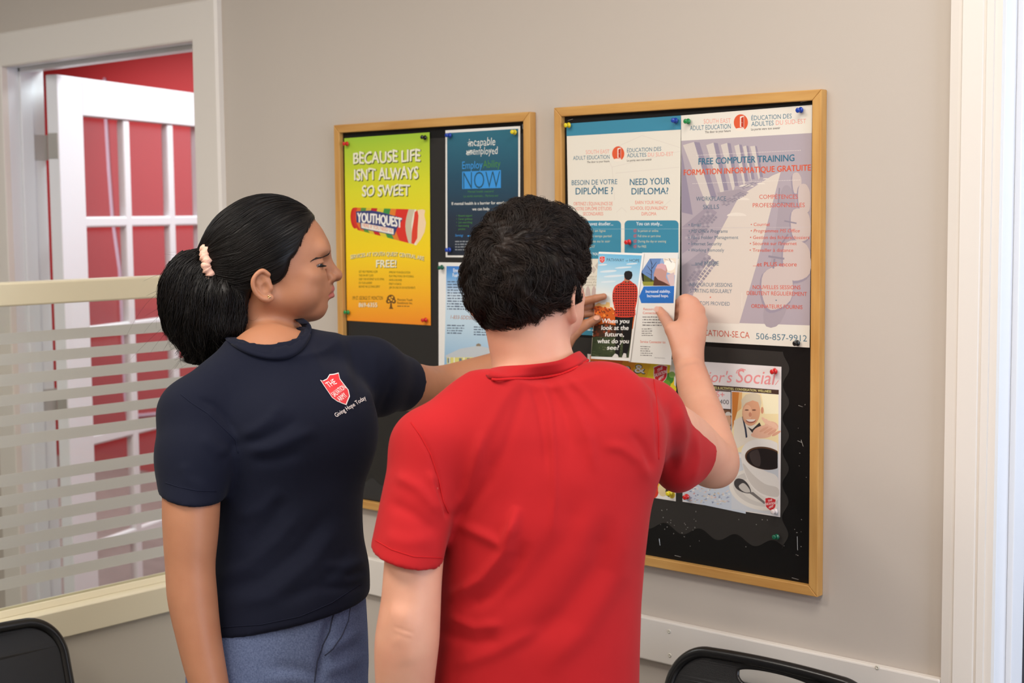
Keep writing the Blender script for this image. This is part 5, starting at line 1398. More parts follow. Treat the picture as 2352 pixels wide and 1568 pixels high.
RIDGES = [  # (line, width px, height): neck pulls, the long fold swinging from the left armpit, waist folds
    ([(1240, 872), (1262, 940), (1272, 1040), (1274, 1140), (1266, 1235)], 7, .0030), ([(1215, 870), (1236, 930), (1250, 1010), (1256, 1090)], 9, -.0022),
    ([(1275, 865), (1320, 930), (1352, 1010), (1368, 1090)], 12, .0026), ([(1295, 862), (1345, 905), (1395, 965)], 10, .0020), ([(1256, 870), (1296, 950), (1318, 1040)], 10, -.0022),
    ([(1190, 868), (1150, 930), (1110, 1010), (1070, 1100)], 14, .0024), ([(1210, 868), (1190, 940), (1160, 1030), (1120, 1130)], 12, -.0018),
    ([(1038, 1180), (1070, 1130), (1095, 1060), (1104, 990)], 12, .0034), ([(1040, 1200), (1085, 1160), (1120, 1100), (1140, 1030)], 12, -.0026),
    ([(1035, 1195), (1110, 1230), (1150, 1250), (1175, 1215), (1190, 1160)], 13, .0040), ([(1190, 1160), (1165, 1260), (1105, 1330), (1030, 1375)], 15, .0062), ([(1210, 1240), (1180, 1310), (1120, 1370), (1060, 1400)], 16, -.0044),
    ([(1340, 1120), (1300, 1230), (1210, 1340), (1110, 1420)], 30, -.0030), ([(1440, 1180), (1420, 1320), (1340, 1450), (1240, 1545)], 26, .0034), ([(1400, 1180), (1370, 1300), (1290, 1410), (1180, 1500)], 26, -.0040),
    ([(1030, 1415), (1090, 1440), (1160, 1434)], 12, .0030), ([(1010, 1450), (1090, 1475), (1150, 1468)], 14, -.0026), ([(1040, 1530), (1130, 1500), (1250, 1440)], 16, .0026),
    ([(1495, 1110), (1470, 1060), (1430, 1030), (1380, 1020)], 13, .0024), ([(1500, 1080), (1480, 1030), (1450, 990)], 10, -.0022), ([(1498, 900), (1508, 980), (1512, 1060)], 5, -.0016),
    ([(1560, 930), (1572, 1000), (1560, 1080)], 10, .0030), ([(1540, 920), (1548, 1000), (1540, 1090)], 10, -.0026), ([(1596, 985), (1604, 1050), (1590, 1110)], 9, .0020),
    ([(905, 1090), (960, 1120), (1020, 1190)], 14, .0030), ([(985, 1080), (1000, 1130), (1024, 1180)], 9, .0034), ([(890, 1150), (950, 1180), (1010, 1230)], 16, -.0026), ([(1000, 1100), (1012, 1150), (1030, 1190)], 6, -.0036),
    ([(955, 985), (985, 1035), (1008, 1100), (1020, 1170)], 4, -.0018), ([(880, 1230), (930, 1245), (1000, 1240)], 18, .0020)]
V = folds(V, Q, [(a, w, h*1.35) for a, w, h in RIDGES])
mshirt = mesh_obj('t_shirt', V, Q, M_REDT, man)
bv = bvh_of(V, Q)
seam(bv, [(944, 970), (966, 1000), (990, 1045), (1008, 1100), (1018, 1150), (1030, 1178)], .0009, 'seam', M_REDS, man, .0002)
seam(bv, [(1502, 872), (1509, 930), (1513, 990), (1513, 1055)], .0009, 'seam', M_REDS, man, .0002)
seam(bv, [(862, 1240), (900, 1262), (950, 1278), (1016, 1281)], .0007, 'seam', M_REDS, man, .0002)
top = closed_curve([at(*q) for q in ((1120, 850, 2.275), (1148, 841, 2.220), (1215, 837, 2.200), (1282, 828, 2.210), (1318, 811, 2.245), (1330, 806, 2.285), (1302, 816, 2.350), (1235, 830, 2.365), (1165, 845, 2.340))])
bot = closed_curve([at(*q) for q in ((1112, 868, 2.278), (1146, 867, 2.207), (1212, 866, 2.186), (1284, 857, 2.196), (1328, 838, 2.238), (1350, 824, 2.287), (1312, 836, 2.366), (1235, 850, 2.385), (1155, 862, 2.352))])
for i in range(len(bot)):
    if (bot[i] - CAM) @ CF > 2.30: continue
    p_, n_ = ray_hit(bv, *(to_px(bot[i]) + np.array([0, 3])))
    if p_ is not None and np.linalg.norm(p_ - bot[i]) < .09: bot[i] = p_ + n_*.0012
for _ in range(6): bot[:] = bot*.5 + .25*(np.roll(bot, 1, 0) + np.roll(bot, -1, 0))
hug(bot, bv, .0012, 0); hug(top, bv, .0010, 2)
band(top, bot, .0030, 'collar', M_REDT, man, ((bv, .0010),))
rb = closed_curve(list(bot[::6] + np.array([0, 0, -.0012])), 240)
ctr = rb.mean(0)
rp = [p + (p - ctr) / np.linalg.norm(p - ctr) * (.0022 + .0005*math.sin(i*1.9)) for i, p in enumerate(rb)]
MB().tube(rp, .0021, 8, closed=True).build('collar_seam', M_REDS, man, smooth=True)

# ---- body
Fm, Rm, Um = rot_axes(math.radians(27), math.radians(-7), math.radians(0))
Om = at(1205, 690, 2.30)
hb = head_body(Om, Fm, Rm, Um, 1.03, male=True)
hb.add(cone(head_pt(Om, Fm, Rm, Um, 1.03, 0, -.018, -.005), at(1236, 880, 2.285), .058, .064), .03)
sb_ = shirt(-.008); hb.add(sb_, .03)
hV = nets(hb, *box_of([at(1080, 420, 2.2), at(1080, 890, 2.42), at(1400, 420, 2.45), at(1370, 890, 2.18)], .0), .0022, keep=lambda P: P[:, 2] > at(1236, 878, 2.28)[2])
ab = Body(); ab.add(limb([LS_, at(964, 1150, 2.16), at(948, 1320, 2.135), EL, at(936, 1500, 2.125), at(930, 1620, 2.14), WL], [.046, .0410, .0378, .0372, .0376, .0345, .026]))
ab.add(ellip(at(930, 1432, 2.105), (.018, .018, .022), VA), .02)          # point of the elbow
ab.add(ellip(at(905, 1500, 2.13), (.016, .024, .05), VA), .03)
# hanging left hand (below the picture)
Hd = at(938, 1850, 2.17); ab.add(ellip(Hd, (.016, .036, .046), VA), .02)
for k in range(4):
    a = Hd + FH*(.026 - .018*k) - np.array([0, 0, .035]); c = a + RH*.006 - np.array([0, 0, .036 - .004*abs(k-1)]); e = c + RH*.014 - np.array([0, 0, .026 - .004*abs(k-1)])
    ab.add(finger([a, c, e], .0092, .0076), .004)
ab.add(finger([Hd + FH*.022 + np.array([0, 0, .02]), Hd + FH*.046 + RH*.012 - np.array([0, 0, .008]), Hd + FH*.050 + RH*.022 - np.array([0, 0, .034])], .013, .009), .008)
aV = nets(ab, *box_of([LS_, EL, WL, Hd - np.array([0, 0, .13])], .075), .0026, keep=lambda P: (P - (cuffL - axL*.6)) @ axL > 0)
aV = (folds(aV[0], aV[1], [([(903, 1439), (926, 1446), (953, 1455)], 3.2, -.0005), ([(905, 1447), (928, 1455), (950, 1462)], 3.2, .0003), ([(908, 1455), (930, 1463), (948, 1468)], 3.2, -.0003), ([(890, 1405), (905, 1409), (920, 1412), (945, 1416)], 24, .0018), ([(905, 1460), (930, 1485), (940, 1530)], 20, .0012)]), aV[1])
# right arm and hand closing on the edge of the brochure
Bp, Bn = INNER.P, INNER.n                         # plane of the brochure's inner panel (n points away from the viewer)
onb = lambda u, v, off: on_plane(u, v, Bp, Bn) - Bn*off
rb_ = Body(); rb_.add(limb([RS_, at(1575, 1012, 2.45), ER, at(1625, 985, 2.64), at(1601, 905, 2.71), WR], [.048, .043, .0385, .0345, .0292, .0230]))
rb_.add(ellip(at(1650, 1075, 2.565), (.022, .022, .022), VA), .02)
MC = [at(1574, 690, 2.800), at(1591, 697, 2.798), at(1605, 714, 2.796), at(1611, 741, 2.792)]
for q, r in zip(MC, (.0115, .0115, .0110, .0100)): rb_.add(cone(WR + (q - WR)*.08, q, .0185, r), .016)
rb_.add(ellip(at(1580, 770, 2.782), (.026, .013, .030), VA), .015)
for q in MC: rb_.add(ellip(q - CF*.003, (.0088, .0080, .0085), VA), .006)
fi = [[MC[0], onb(1564, 690, -.006), onb(1551, 698, -.0140), onb(1533, 703, -.014)], [MC[1], onb(1567, 705, -.010), onb(1552, 714, -.0155), onb(1532, 718, -.015)],
      [MC[2], onb(1578, 716, -.012), onb(1560, 727, -.018), onb(1541, 731, -.017)], [MC[3], onb(1590, 738, -.014), onb(1570, 742, -.019), onb(1553, 745, -.017)]]
for p_, r in zip(fi, ((.0105, .0072), (.0105, .0074), (.0098, .0070), (.0088, .0062))): rb_.add(finger(p_, *r), .005)
th_ = [at(1566, 806, 2.765), at(1543, 756, 2.785), onb(1533, 727, .0135), onb(1520.5, 712.5, .0096)]
rb_.add(finger(th_[:2], .0165, .0125), .014); rb_.add(finger(th_[1:], .0120, .0082), .006)
rb_.cut(ellip(onb(1519, 709, .0197), (.0052, .0030, .0058), VA), .0015)
cutp = WR + (ER - WR)*.12; cutn = WR - ER
rV = nets(rb_, *box_of([RS_, ER, WR], .06), .0026, keep=lambda P: ((P - (cuffR - axR*.95)) @ axR > 0) & ((P - cutp) @ cutn < .0006))
rH = nets(rb_, *box_of([cutp, WR] + MC + [q for f in fi for q in f] + th_, .032), .0013, keep=lambda P: (P - cutp) @ cutn > -.0006)
# pelvis and legs under the clothes
V, Q = join(hV, aV, rV, rH)
body = mesh_obj('body', V, Q, [M_SKM], man)
bvm = bvh_of(V, Q)
nl = onb(1518.5, 708.5, .0180)
MB().hexa([nl + (RH*math.cos(a)*.0050 + np.array([0, 0, 1])*math.sin(a)*.0062) for a in np.linspace(0, 6.28, 12, endpoint=False)], [nl - CF*.0006 + (RH*math.cos(a)*.0044 + np.array([0, 0, 1])*math.sin(a)*.0056) for a in np.linspace(0, 6.28, 12, endpoint=False)]).build('thumbnail', mat('fingernail', (232, 190, 172), .3), man, smooth=False)
# trousers, shoes
M_TRS = mat('grey_trousers', (52, 54, 60), .8, bump=(700, .2, .001))
hc = at(1226, 1700, 2.21); tr = Body()
tr.add(loft([(hc, .138, .098), (np.array([hc[0], hc[1], .80]), .142, .100), (np.array([hc[0], hc[1], .74]), .150, .104)], p=2.3))
for sd in (-1, 1):
    h0 = np.array([hc[0], hc[1], .80]) + RH*.070*sd; k0 = h0 + RH*.01*sd + FH*.01; k0[2] = .46; a0 = h0 + RH*.02*sd - FH*.01; a0[2] = .06
    tr.add(chain([h0, k0, a0], [.080, .064, .055], .02), .03)
V, Q = nets(tr, *box_of([hc - RH*.2 - FH*.15, hc + RH*.2 + FH*.15, hc*np.array([1, 1, 0])], .03), .008); V = relax(V, Q, 2)
mesh_obj('trousers', V, Q, M_TRS, man)
for sd in (-1, 1):
    s_ = Body(); p_ = np.array([hc[0], hc[1], .045]) + RH*.098*sd - FH*.02
    s_.add(ellip(p_, (.046, .075, .05), VA)); s_.add(ellip(p_ + FH*.12 - np.array([0, 0, .012]), (.048, .085, .036), VA), .03); s_.cut(half(np.array([0, 0, .001]), (0, 0, -1)), .003)
    v_, q_ = nets(s_, *box_of([p_ - FH*.1 - RH*.06 - np.array([0, 0, .05]), p_ + FH*.22 + RH*.06 + np.array([0, 0, .06])], .02), .006); mesh_obj('shoe', v_, q_, mat('shoe_black', (28, 28, 30), .5), man)

# ---- hair: tousled dark locks round a crown whorl
hp = lambda x, s, z: head_pt(Om, Fm, Rm, Um, 1.03, x, s, z)
hl = lambda P: ((P - Om) @ np.array([Rm, Fm, Um]).T) / 1.03
Mh = np.array([Rm, Fm, Um])
hr = Body(); hr.add(ellip(hp(0, .010, .050), (.086, .106, .103), Mh)); hr.add(ellip(hp(0, -.052, .015), (.066, .050, .062), Mh), .03); hr.add(ellip(hp(0, .075, .105), (.060, .045, .040), Mh), .03)
for sd in (1, -1): hr.add(ellip(hp(.066*sd, -.012, .035), (.018, .040, .045), Mh), .02)
def hairline(P):
    q = hl(P); s, z = q[:, 1], q[:, 2]; ax = np.abs(q[:, 0])
    low = np.where(s < -.035, -.046 - .06*np.clip(-.05 - s, 0, 1), np.where(s < .022, -.046 + (s + .035)*1.25, .026 + (s - .022)*1.2))
    low = np.where((s > .055) & (ax < .06), np.maximum(low, .095 - (s - .085)*.0), low)
    return low - z
def manhair(P): return smax(hr(P), hairline(P).astype(f4)*.8, .008)
nb_ = RNG.normal(size=(90, 3)); nb_ /= np.linalg.norm(nb_, axis=1, keepdims=True)
V, Q = nets(manhair, *box_of([hp(.11, .14, .17), hp(-.11, -.14, -.08), hp(.11, -.14, .17), hp(-.11, .14, -.08)], .01), .004)
N = vnormals(V, Q); q = hl(V)
V = V + N*(.0035*np.sin(q[:, 0]*150 + 3*np.sin(q[:, 2]*90)) * np.sin(q[:, 2]*130 + 2*np.sin(q[:, 1]*70)) + .002*np.sin(q[:, 1]*210 + q[:, 0]*160))[:, None]
mbv = bvh_of(V, Q); hairV, hairQ = V, Q
whorl, _n = ray_hit(mbv, 1150, 566)
paths, rads = [], []
face_c = V[Q].mean(1); fa = np.linalg.norm(np.cross(V[Q[:, 2]] - V[Q[:, 0]], V[Q[:, 3]] - V[Q[:, 1]]), axis=1); cs = np.cumsum(fa) / fa.sum()
def flow(p, n):
    out = p - whorl; r = np.linalg.norm(out) + 1e-6; out = out / r
    sw = np.cross(n, out); d = out*.75 + sw*.65*math.exp(-r/.07) - np.array([0, 0, 1.])*min(r/.12, 1)*.55 + RH*.15
    d = d - n*(d @ n); return d / (np.linalg.norm(d) + 1e-9)
for i in range(8500):
    k = int(np.searchsorted(cs, RNG.random())); p = face_c[k] + RNG.normal(size=3)*.002
    lump = RNG.random(); L = (.022 + .034*RNG.random()); K = 8; ph = RNG.normal()*.7 + 4*math.sin(p[2]*60 + p[0]*50); amp = .0012 + .0026*RNG.random(); lift = .0008 + .0070*RNG.random()**1.6
    tw = RNG.normal()*.30; P_ = []; wv = 5.5 + 2*RNG.random()
    cl = math.sin(p[0]*58 + 2*math.sin(p[2]*45)) * math.sin(p[2]*52 + p[1]*40)    # neighbouring hairs clump the same way
    for j in range(K):
        t = j / (K - 1)
        h = mbv.find_nearest(Vector(p)); hp_, n = np.array(h[0]), np.array(h[1])
        d = flow(hp_, n); b_ = np.cross(n, d); a = tw*.6 + 1.1*cl
        d2 = d*math.cos(a) + b_*math.sin(a)
        P_.append(hp_ + n*(.0004 + lift*math.sin(math.pi*min(1, t*.75 + .05)) + .0025*max(cl, 0)*t) + b_*amp*math.sin(ph*.25 + 3*cl + t*wv)*t)
        p = hp_ + d2*L/(K - 1)*1.6
    paths.append(P_); w = (.00022 + .00038*RNG.random()); rads.append([w*(1 - .8*(j/(K-1))**2) for j in range(K)])
sV, sQ = strands(np.array(paths), np.array(rads), 4)
V, Q = join((hairV, hairQ), (sV, sQ))
mesh_obj('hair', V, Q, M_HAIR, man)

# ================================================================== WOMAN IN THE NAVY T-SHIRT (profile to the right)
wom = thing('person', 'person in a navy t-shirt and jeans with a dark ponytail, seen in profile', 'person', (at(660, 1300, 2.48)[0], at(660, 1300, 2.48)[1], 0))
M_SKW = skin('skin_tan', (178, 124, 92), (164, 108, 78)); M_LIP = mat('lips', (172, 92, 82), .4, sss=(.1, .004))
M_NAVY = mat('navy_cotton', (13, 17, 34), .85, bump=(1500, .25, .0006), spec=.18, sheen=.03)
M_NAVS = mat('navy_stitch', (17, 21, 40), .8, spec=.2)
T_W = [(812, 565, 735, 2.505, .070), (850, 520, 800, 2.505, .088), (900, 480, 836, 2.505, .104), (960, 474, 842, 2.50, .116), (1020, 474, 842, 2.495, .120), (1100, 478, 836, 2.49, .118), (1180, 482, 831, 2.485, .114), (1240, 480, 834, 2.48, .116),
       (1300, 474, 847, 2.475, .122), (1345, 470, 849, 2.472, .126), (1400, 468, 848, 2.47, .128), (1500, 466, 848, 2.47, .13)]
RSw, LSw = at(449, 952, 2.415), at(845, 860, 2.605)
cufR, cufL = at(437, 1139, 2.365), at(930, 883, 2.695)
aR, aL = cufR - RSw, cufL - LSw
aR = at(440, 1139, 2.362) - at(448, 1000, 2.40); cnR = -np.array([0, 0, .98]) - RH*.15 + FH*.10
Ew, Ww = at(1008, 893, 2.815), at(1276, 800, 2.925)
nw0, nw1 = at(607, 812, 2.50), at(622, 735, 2.50)
ws = Body(); ws.add(loft(lev(T_W), p=2.2))
ws.add(cone(at(600, 822, 2.50), RSw, .055, .058), .05); ws.add(cone(at(640, 822, 2.51), LSw, .056, .060), .05)
ws.add(ellip(at(640, 1000, 2.425), (.075, .062, .075), VA), .05); ws.add(ellip(at(775, 985, 2.475), (.062, .066, .075), VA), .05)
sR = Body(); sR.add(cone(RSw, at(450, 1050, 2.39), .058, .0585)); sR.add(cone(at(450, 1050, 2.39), at(435, 1180, 2.352), .0585, .0490), .03)
sLw = Body(); sLw.add(cone(LSw, cufL + aL*.3, .060, .0470)); sLw.add(ellip(at(872, 918, 2.63), (.026, .030, .026), VA), .03)
hemP = at(500, 1461, 2.40); hemN = np.cross(at(846, 1347, 2.54) - hemP, at(690, 1434, 2.36) - hemP); hemN = -hemN if hemN[2] > 0 else hemN
def wshirt(P):
    a = smax(sR(P), half(cufR, cnR)(P), .004)
    c = smax(sLw(P), half(cufL, aL)(P), .003)
    d = smax(ws(P), half(hemP, hemN)(P), .004)
    d = smin(d, a, .018); d = smin(d, c, .03)
    return smax(d, -cone(nw0 - np.array([0, 0, .005]), nw1 + np.array([0, 0, .03]), .0615, .0600)(P), .004)
V, Q = nets(wshirt, *box_of([at(355, 950, 2.3), at(970, 860, 2.72), at(640, 1480, 2.34), at(640, 1480, 2.62), at(620, 720, 2.5), at(640, 1000, 2.33)], .03), .0036)
V = relax(V, Q, 2, .4)
V = relax(V, Q, 4, .5, np.maximum.reduce([.35*near(V, half(cufR, cnR))*(np.linalg.norm(V - cufR, axis=1) < .09), near(V, half(cufL, aL))*(np.linalg.norm(V - cufL, axis=1) < .08), near(V, half(hemP, hemN))*(V[:, 2] < hemP[2] + .12)]))
WR_ = [([(548, 1005), (590, 985), (625, 960), (650, 925)], 14, .0042), ([(548, 1020), (600, 1010), (650, 985), (690, 955)], 13, -.0034), ([(560, 1035), (620, 1030), (680, 1005), (730, 985)], 14, .0040), ([(575, 1060), (640, 1055), (700, 1035)], 14, -.0030),
       ([(545, 1000), (520, 960), (490, 930), (452, 912)], 8, -.0028), ([(547, 1010), (530, 1040), (505, 1060)], 10, -.0030), ([(540, 1050), (500, 1035), (460, 1000)], 14, .0030), ([(470, 940), (500, 975), (540, 1010)], 10, .0026),
       ([(500, 1330), (570, 1300), (640, 1240), (700, 1170)], 16, .0036), ([(500, 1360), (600, 1330), (690, 1260), (760, 1170)], 16, -.0032), ([(520, 1390), (620, 1370), (720, 1290), (790, 1190)], 17, .0034), ([(560, 1260), (620, 1200), (660, 1140)], 16, -.0026),
       ([(640, 1385), (740, 1340), (820, 1240)], 16, -.0030), ([(540, 1190), (600, 1170), (650, 1120)], 16, .0028), ([(845, 1285), (800, 1300), (740, 1300)], 12, .0034), ([(848, 1340), (800, 1350), (730, 1350)], 12, -.0034), ([(842, 1310), (790, 1325)], 8, -.0030),
       ([(800, 770), (815, 830), (825, 890), (835, 950)], 10, -.0026), ([(770, 760), (790, 830), (800, 890)], 12, .0026), ([(860, 790), (865, 860), (850, 930)], 12, .0024), ([(700, 780), (730, 840), (750, 880)], 14, .0020), ([(870, 955), (895, 900), (905, 840)], 9, -.0024), ([(420, 1060), (430, 1100), (480, 1130)], 14, .0022)]
V = folds(V, Q, WR_)
mesh_obj('t_shirt', V, Q, M_NAVY, wom); bw = bvh_of(V, Q)
seam(bw, [(415, 905), (440, 925), (478, 950), (515, 985), (541, 1010), (547, 1040)], .0009, 'seam', M_NAVS, wom, .0001)
seam(bw, [(380, 1108), (410, 1118), (450, 1126), (497, 1128)], .0006, 'seam', M_NAVS, wom, .0003)
seam(bw, [(510, 1440), (600, 1434), (690, 1415), (760, 1385), (830, 1340)], .0006, 'seam', M_NAVS, wom, .0003)
top = closed_curve([at(*q) for q in ((533, 760, 2.505), (560, 783, 2.455), (599, 797, 2.440), (636, 802, 2.438), (666, 794, 2.443), (686, 771, 2.462), (692, 746, 2.51), (662, 728, 2.56), (600, 728, 2.57), (550, 740, 2.545))])
bot = closed_curve([at(*q) for q in ((515, 772, 2.508), (546, 801, 2.448), (590, 820, 2.428), (637, 827, 2.424), (677, 817, 2.430), (704, 789, 2.456), (713, 746, 2.512), (672, 722, 2.575), (600, 720, 2.59), (534, 738, 2.555))])
hbv0 = None

# printed shield and lettering on the chest, wrapped onto the cloth
def decal(pts2, faces, m, name, parent, lift):
    v = []
    for u, vv in pts2:
        p, n = ray_hit(bw, u, vv); v.append(p - CF*lift)
    b = MB(); b.open = True; b.add(v, faces, m); return b.build(name, None, parent)
def decal_poly(poly, m, name, parent, lift):
    bm = bmesh.new(); vs = [bm.verts.new((u, v, 0)) for u, v in poly]; bm.faces.new(vs)
    bmesh.ops.triangulate(bm, faces=bm.faces)
    for _ in range(3): bmesh.ops.subdivide_edges(bm, edges=[e for e in bm.edges if e.calc_length() > 7], cuts=1)
    bmesh.ops.triangulate(bm, faces=bm.faces); bm.verts.index_update()
    r = decal([tuple(v.co[:2]) for v in bm.verts], [tuple(v.index for v in f.verts) for f in bm.faces], m, name, parent, lift); bm.free(); return r
SHW = [(735.5, 872), (741, 874), (751, 869), (757, 859), (767, 858), (778, 855), (781, 869), (790, 881), (801, 895), (804, 910), (799, 922), (796, 930), (785, 926), (774, 921), (763, 913), (752, 897), (744, 885)]
cxy = np.mean(SHW, 0)
lg = decal_poly(SHW, mat('shirt_print_white', (228, 216, 214), .6), 'shield_logo', wom, .0012)
decal_poly([tuple(cxy + (np.array(q) - cxy)*.93) for q in SHW], mat('shirt_print_red', (206, 40, 48), .6), 'shield_field', lg, .0018)
def decal_text(body, u0, v0, u1, v1, cap, m, name, parent, lift, bold=.01, slant=0.0, arch=0.0):
    v, f = glyphs(body, 0.0); x0, x1 = v[:, 0].min(), v[:, 0].max(); sx = (v[:, 0] - x0)/(x1 - x0); sy = v[:, 1]/CAPH
    dx, dy = u1 - u0, v1 - v0; L = math.hypot(dx, dy)
    up = np.array([dy/L + slant, -dx/L])
    pts = [(u0 + dx*a + up[0]*cap*b, v0 + dy*a + up[1]*cap*b - arch*4*a*(1-a)) for a, b in zip(sx, sy)]
    return decal(pts, f, m, name, parent, lift)
WHT = mat('shirt_print_letter', (236, 226, 224), .6)
decal_text('THE', 756, 890, 775, 880, 12, WHT, 'shield_lettering', lg, .0024, 0, -.30); decal_text('SALVATION', 769, 911, 796, 891, 10.5, WHT, 'shield_lettering', lg, .0024, 0, -.30); decal_text('ARMY', 782, 922, 799, 909, 10.5, WHT, 'shield_lettering', lg, .0024, 0, -.30)
decal_text('Giving Hope Today', 773, 958, 842, 916, 9.5, WHT, 'lettering', wom, .0014, .004, -.1)

# ---- head, neck
Fw, Rw, Uw = rot_axes(math.radians(90 - 8.7 + 1), math.radians(0))
Ow = at(609, 650, 2.50 + .072)
SCW = 2.5 / FPX / .000728
hw = head_body(Ow, Fw, Rw, Uw, SCW)
WP = lambda x, s, z: head_pt(Ow, Fw, Rw, Uw, SCW, x, s, z)
hw.add(cone(WP(0, -.012, -.005), WP(0, .002, -.125), .050, .054), .022); hw.add(cone(WP(0, .030, -.055), WP(0, .024, -.11), .030, .034), .02)
tb_ = Body(); tb_.add(loft(lev_in(T_W, .008), p=2.2)); tb_.add(cone(at(600, 822, 2.50), RSw, .046, .048), .05); tb_.add(cone(at(640, 822, 2.51), LSw, .047, .048), .05); hw.add(tb_, .025)
hV = nets(hw, *box_of([WP(.10, -.12, .16), WP(-.10, .15, .16), WP(.12, -.13, -.22), WP(-.12, .15, -.22)], .0), .0017, keep=lambda P: P[:, 2] > at(620, 935, 2.46)[2])
hbv0 = bvh_of(*hV)
for arr, bb, off in ((bot, bw, .0016), (top, hbv0, .0022)):
    for i in range(len(arr)):
        if (arr[i] - CAM) @ CF > 2.515: continue
        p_, n_ = ray_hit(bb, *to_px(arr[i]))
        if p_ is not None and np.linalg.norm(p_ - arr[i]) < .09: arr[i] = p_ + n_*off
    for _ in range(3): arr[:] = arr*.5 + .25*(np.roll(arr, 1, 0) + np.roll(arr, -1, 0))
hug(bot, bw, .0016, 0); hug(top, bw, .0012, 0)
band(top, bot, .0022, 'collar', M_NAVY, wom, ((bw, .0014), (hbv0, .0020)))
# right arm hanging
ar = Body(); ar.add(limb([RSw, at(440, 1130, 2.364), at(438, 1225, 2.354), at(437, 1300, 2.350), at(443, 1380, 2.346), at(462, 1490, 2.338), at(482, 1580, 2.333), at(496, 1660, 2.33)], [.046, .0415, .0375, .0330, .0335, .0290, .0250, .0220]))
Hw = at(505, 1725, 2.325); ar.add(ellip(Hw, (.030, .016, .042), VA), .02)
for k in range(4):
    a = Hw + RH*(.022 - .0155*k) - np.array([0, 0, .032]); c = a + FH*.006 - np.array([0, 0, .032 - .004*abs(k-1)]); e = c + FH*.014 - np.array([0, 0, .024 - .004*abs(k-1)])
    ar.add(finger([a, c, e], .0082, .0066), .004)
ar.add(finger([Hw + RH*.018 + np.array([0, 0, .02]), Hw + RH*.042 - FH*.008 - np.array([0, 0, .006]), Hw + RH*.048 - FH*.006 - np.array([0, 0, .030])], .012, .0078), .008)
arV = nets(ar, *box_of([RSw, at(437, 1315, 2.35), Hw - np.array([0, 0, .12])], .07), .0024, keep=lambda P: (P - (cufR - aR*.5)) @ aR > 0)
# left arm and hand
al = Body(); al.add(limb([LSw, at(935, 886, 2.70), Ew, at(1095, 870, 2.86), at(1190, 835, 2.895), Ww], [.046, .0415, .0395, .0370, .0310, .0240]))
yb = lambda u, v, off: on_plane(u, v, c_.P, c_.n) - c_.n*off       # cover panel of the brochure
Wm = [at(1318, 694, 2.945), at(1313, 709, 2.955), at(1309, 725, 2.965), at(1308, 741, 2.970)]
for q, r in zip(Wm, (.0105, .0105, .0100, .0092)): al.add(cone(Ww + (q - Ww)*.1, q, .0175, r), .014)
ff = [[Wm[0], yb(1348, 690, .0125), yb(1374, 684, .0108), yb(1391, 680, .0088)], [Wm[1], yb(1345, 703, -.004), yb(1364, 701, -.013), yb(1384, 702, -.013)],
      [Wm[2], yb(1340, 721, -.004), yb(1362, 722, -.013), yb(1382, 725, -.012)], [Wm[3], yb(1335, 741, -.008), yb(1356, 746, -.014), yb(1374, 752, -.012)]]
for p_, r in zip(ff, ((.0092, .0064), (.0092, .0066), (.0086, .0064), (.0078, .0058))): al.add(finger(p_, *r), .004)
tw = [at(1292, 792, 2.925), at(1320, 762, 2.925), yb(1354, 743, .0140), yb(1377, 730, .0096)]
al.add(finger(tw[:2], .0160, .0118), .012); al.add(finger(tw[1:], .0112, .0078), .006)
cp = Ww + (Ew - Ww)*.12; cn = Ww - Ew
alV = nets(al, *box_of([LSw, Ew, Ww], .06), .0028, keep=lambda P: ((P - (cufL - aL*.5)) @ aL > 0) & ((P - cp) @ cn < .0006))
alH = nets(al, *box_of([cp, Ww] + Wm + [q for f in ff for q in f] + tw, .03), .0013, keep=lambda P: (P - cp) @ cn > -.0006)
V, Q = join(hV, arV, alV, alH)
q = ((V[Q].mean(1) - Ow) @ np.array([Rw, Fw, Uw]).T) / SCW
fc = V[Q].mean(1); lipm = np.zeros(len(Q), bool); cand = (q[:, 1] > .094) & (np.abs(q[:, 0]) < .024) & (q[:, 2] < -.004) & (q[:, 2] > -.034)
lipm[cand] = np.minimum(hw.lips[0](fc[cand].astype(f4)), hw.lips[1](fc[cand].astype(f4))) < .0007
mesh_obj('body', V, Q, [M_SKW, M_LIP], wom, fmat=lipm.astype(int))
nail = mat('fingernail_pink', (226, 168, 140), .3)
nq = yb(1379, 728, .0178)
MB().hexa([nq + RH*math.cos(a)*.0062 + np.array([0, 0, 1])*math.sin(a)*.0046 for a in np.linspace(0, 6.28, 12, endpoint=False)], [nq - CF*.0005 + RH*math.cos(a)*.0056 + np.array([0, 0, 1])*math.sin(a)*.004 for a in np.linspace(0, 6.28, 12, endpoint=False)]).build('thumbnail', nail, wom)
# gold ring
GOLD = mat('gold', (214, 164, 70), .25, metal=1.0)
rc = ff[2][0]*.45 + ff[2][1]*.55; ax = ff[2][1] - ff[2][0]; ax /= np.linalg.norm(ax); e1 = np.cross(ax, [0, 0, 1.]); e1 /= np.linalg.norm(e1); e2 = np.cross(ax, e1)
MB().tube([rc + (e1*math.cos(a) + e2*math.sin(a))*.0087 for a in np.linspace(0, 6.283, 28, endpoint=False)], .0014, 8, closed=True).build('ring', GOLD, wom, smooth=True)
